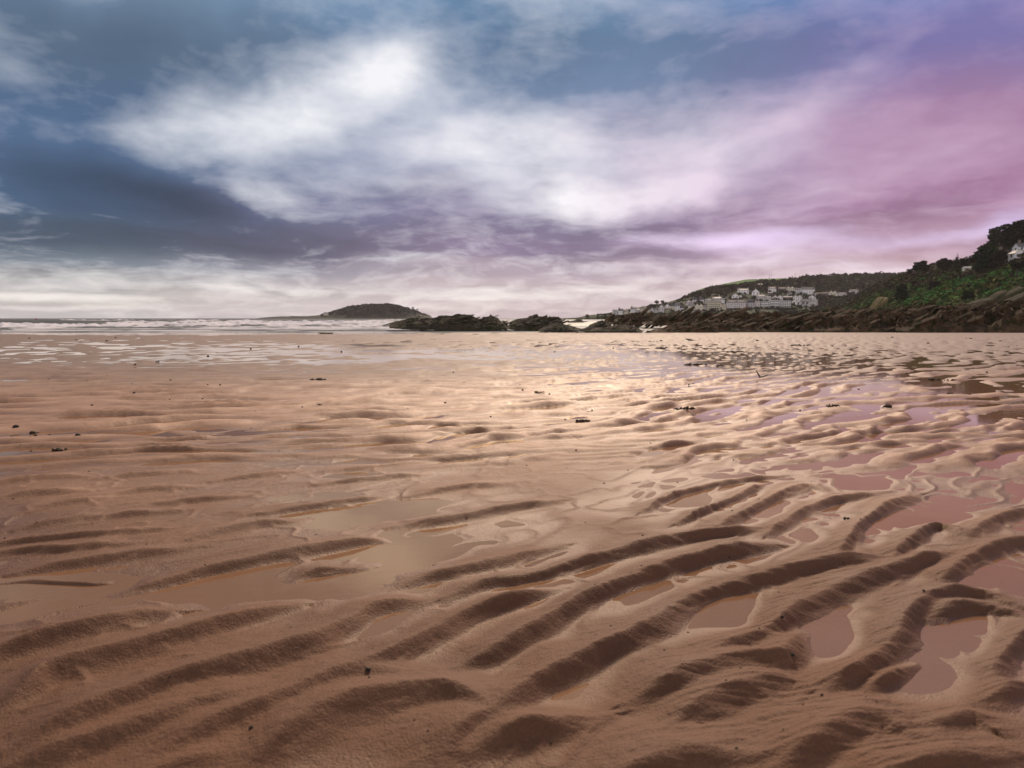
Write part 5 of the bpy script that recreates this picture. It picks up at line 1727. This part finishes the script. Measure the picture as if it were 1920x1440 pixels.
GW = 'dark seaweed tangles on the sand'
for i, (x, y, w, h, lab) in enumerate([
        (1307, 684, 46, 5, 'longest dark seaweed line before the thin twig, left of it'), (1350, 685, 16, 4, 'short seaweed scrap right beside the longest line'), (1287, 777, 52, 7, 'dark seaweed tangle in the middle of the right sand'),
        (1560, 765, 32, 6, 'dark seaweed clump left of the upright dark leaf'), (1752, 713, 26, 7, 'seaweed clump near the dark reflection, upper one'), (1781, 716, 24, 6, 'seaweed clump just right of the upper one by the reflection'),
        (1780, 739, 18, 5, 'small seaweed clump at the left of the dark reflection'), (600, 715, 34, 5, 'lone seaweed strand with a long tail on the left middle sand'), (110, 845, 38, 7, 'twiggy seaweed at the left below the black stones'),
        (325, 674, 14, 3, 'flat seaweed scrap right of the red brown leaf'), (295, 679, 12, 3, 'flat seaweed scrap touching the pool by the red leaf'), (142, 638, 10, 3, 'tiny seaweed scrap near the left waterline'),
        (1225, 642, 20, 3, 'dark scrap of seaweed right of the yellow green weed'), (1245, 653, 26, 3, 'thin seaweed scatter below the far dark stick'), (1670, 634, 16, 3, 'pale brown weed scrap below the reef'), (1817, 636, 18, 4, 'dark weed scrap below the high reef'),
        (600, 762, 10, 4, 'small standing weed scrap on left middle sand'), (1010, 742, 22, 4, 'small weed bundle in the centre of the beach'), (1090, 793, 34, 4, 'thin weed line in the centre below the bundle'), (1500, 650, 40, 3, 'dark weed scatter in front of the brown reef'), (1380, 660, 40, 3, 'dark weed scatter in front of the craggy reef')]):
    weed(x, y, w, lab, GW, None, 40 + i, h)
weed(1190, 641.5, 18, 'yellow green weed patch before the channel', None, M_GWEED, 90, 3)
weed(1587, 977, 16, 'dark curled weed scrap on a ripple at right', None, None, 91, 6)


def twig(label, px, py, branches, mat, name='twig', cat='twig'):
    """branches in photograph pixels from the foot: [[(dx, dy_up, depth_cm, radius_px), ...], ...]"""
    g0 = ground(px, py)
    k = g0.y / F_PX
    tb = []
    for br in branches:
        tb.append(([(x * k, d * k, z * k) for x, z, d, r in br], [r * k for x, z, d, r in br]))
    o = link(name, tubes_mesh(name, tb, mat), None, None, g0)
    return tag(o, label, cat)


twig('forked twig standing in the bright shallow water', 1424, 707,
     [[(-6, 14, 0, 0.5), (-4, 9, 1, 1.0), (0, 2, 0, 1.4), (3, 0, 0, 1.5)], [(3, 0.5, 0, 1.4), (8, 1.5, -1, 1.2), (13, 4, 0, 1.3), (16, 5, 0, 0.8)], [(10, 2.5, 0, 1.0), (11, 5.5, 1, 0.4)], [(-4, 9, 1, 0.7), (-5.5, 10, 2, 0.4)]], M_TWIG)
twig('dark broken stick on the far flat sand below the channel rock', 1295, 640, [[(-9, 4, 0, 1.2), (-2, 2, 1, 1.6), (6, 0.6, 0, 1.3), (9, 0.5, 0, 0.7)], [(-2, 2, 1, 1.0), (-5, 0.5, 2, 0.6)]], M_TWIG)
twig('small bent stick poking up on the sand at the centre right', 1291, 726, [[(0, 0, 0, 0.9), (0.5, 4, 0, 0.8), (-1, 6, 0, 0.5)], [(0, 0, 0, 0.9), (5, 0.6, 0, 0.5)]], M_TWIG)
twig('floating mossy branch at the waterline left of the shore rocks', 610, 625, [[(-15, 2.2, 0, 0.5), (-10, 1.0, 2, 1.0), (0, 0.6, 0, 1.3), (10, 0.7, -1, 1.2), (15, 1.0, 0, 0.6)], [(-4, 0.8, 0, 0.8), (-9, 1.6, 4, 0.4)]], M_PLANK, 'branch', 'branch')
twig('short dark driftwood scrap right of the mossy branch', 641, 622.5, [[(-5, 0.8, 0, 0.8), (0, 1.2, 0, 1.1), (6, 0.7, 0, 0.6)]], M_TWIG, 'driftwood', 'driftwood')


def leaf(label, px, py, wpx, hpx, mat):
    """A dried leaf standing on edge: a cupped, pointed blade with thickness."""
    g0 = ground(px, py)
    k = g0.y / F_PX
    W, H = wpx * k, hpx * k
    n, m = 9, 5
    V = []
    for side in (0, 1):
        for i in range(n):
            t = i / (n - 1)
            for j in range(m):
                s = j / (m - 1) - 0.5
                wd = math.sin(math.pi * (0.06 + 0.90 * t) ** 0.8)
                x = (t - 0.5) * W
                z = H * (0.10 + 0.80 * t ** 1.3) * (0.5 + s) * 1.1 * (0.35 + 0.65 * wd) + 0.03 * H
                y = (s * s * 1.2 - 0.2) * H + 0.25 * H * math.sin(t * 3) + side * 0.02 * H
                V.append((x, y, z))
    F = []
    for i in range(n - 1):
        for j in range(m - 1):
            a = i * m + j
            F.append((a, a + 1, a + m + 1, a + m))
            b_ = a + n * m
            F.append((b_, b_ + m, b_ + m + 1, b_ + 1))
    for i in range(n - 1):
        for j in (0, m - 1):
            a, b_ = i * m + j, (i + 1) * m + j
            F.append((a, b_, b_ + n * m, a + n * m))
    me = poly_mesh('dead_leaf', V, F, mat)
    return tag(link('dead_leaf', me, None, None, g0), label, 'leaf')


leaf('upright dark leaf standing in shallow water at the right', 1661, 766, 22, 12, M_DLEAF)
leaf('small red brown leaf standing on the left wet sand', 253, 687, 6, 8, M_LEAFR)

# ------------------------------------------------------------------ buoys at sea
M_BUOY = plain('red_buoy_paint', (0.28, 0.035, 0.03), 0.4, 0.1)
M_BUOYD = plain('dark_buoy_paint', (0.05, 0.06, 0.05), 0.5, 0.1)


def buoy(label, px, D, r, mast, mat):
    x = (px - 960) / F_PX * D
    root = empty('buoy', (x, D, SEA_Z + 0.5))
    tag(root, label, 'buoy', 'buoys far out beyond the breakers')
    prof = [(0.0, -0.5), (0.75, -0.4), (1.0, 0.0), (0.95, 0.45), (0.6, 0.85), (0.2, 1.05), (0.0, 1.08)]
    V, F, n = [], [], 16
    for a, z in prof:
        V += [(a * r * math.cos(6.2832 * i / n), a * r * math.sin(6.2832 * i / n), z * r) for i in range(n)]
    for i in range(len(prof) - 1):
        F += [(i * n + q, i * n + (q + 1) % n, (i + 1) * n + (q + 1) % n, (i + 1) * n + q) for q in range(n)]
    link('float', poly_mesh('float', V, F, mat), None, root)
    link('mast', tubes_mesh('mast', [([(0, 0, r), (0, 0, r + mast)], [0.08 * r, 0.05 * r])], M_BUOYD), None, root)


buoy('round red buoy riding above the swell at far left', 72, 420.0, 0.62, 0.35, M_BUOY)
buoy('small dark buoy with a thin mast right of the red one', 127, 520.0, 0.32, 0.9, M_BUOYD)


# ------------------------------------------------------------------ sea air
def build_haze():
    bm = bmesh.new()
    bmesh.ops.create_cube(bm, size=1.0)
    me = bpy.data.meshes.new('haze')
    bm.to_mesh(me)
    bm.free()
    m = bpy.data.materials.new('sea_air')
    m.use_nodes = True
    nt = m.node_tree
    nt.nodes.clear()
    v = nt.nodes.new('ShaderNodeVolumePrincipled')
    v.inputs['Color'].default_value = (0.92, 0.86, 0.90, 1)
    v.inputs['Density'].default_value = HAZE
    v.inputs['Anisotropy'].default_value = 0.3
    o = nt.nodes.new('ShaderNodeOutputMaterial')
    nt.links.new(v.outputs[0], o.inputs['Volume'])
    ob = link('haze', me, m, None, (0, 0, 58.0), None, (13000, 13000, 124.0))
    tag(ob, 'thin pale sea air lying over the whole bay', None, None, 'stuff')


HAZE = 0.00005
build_haze()
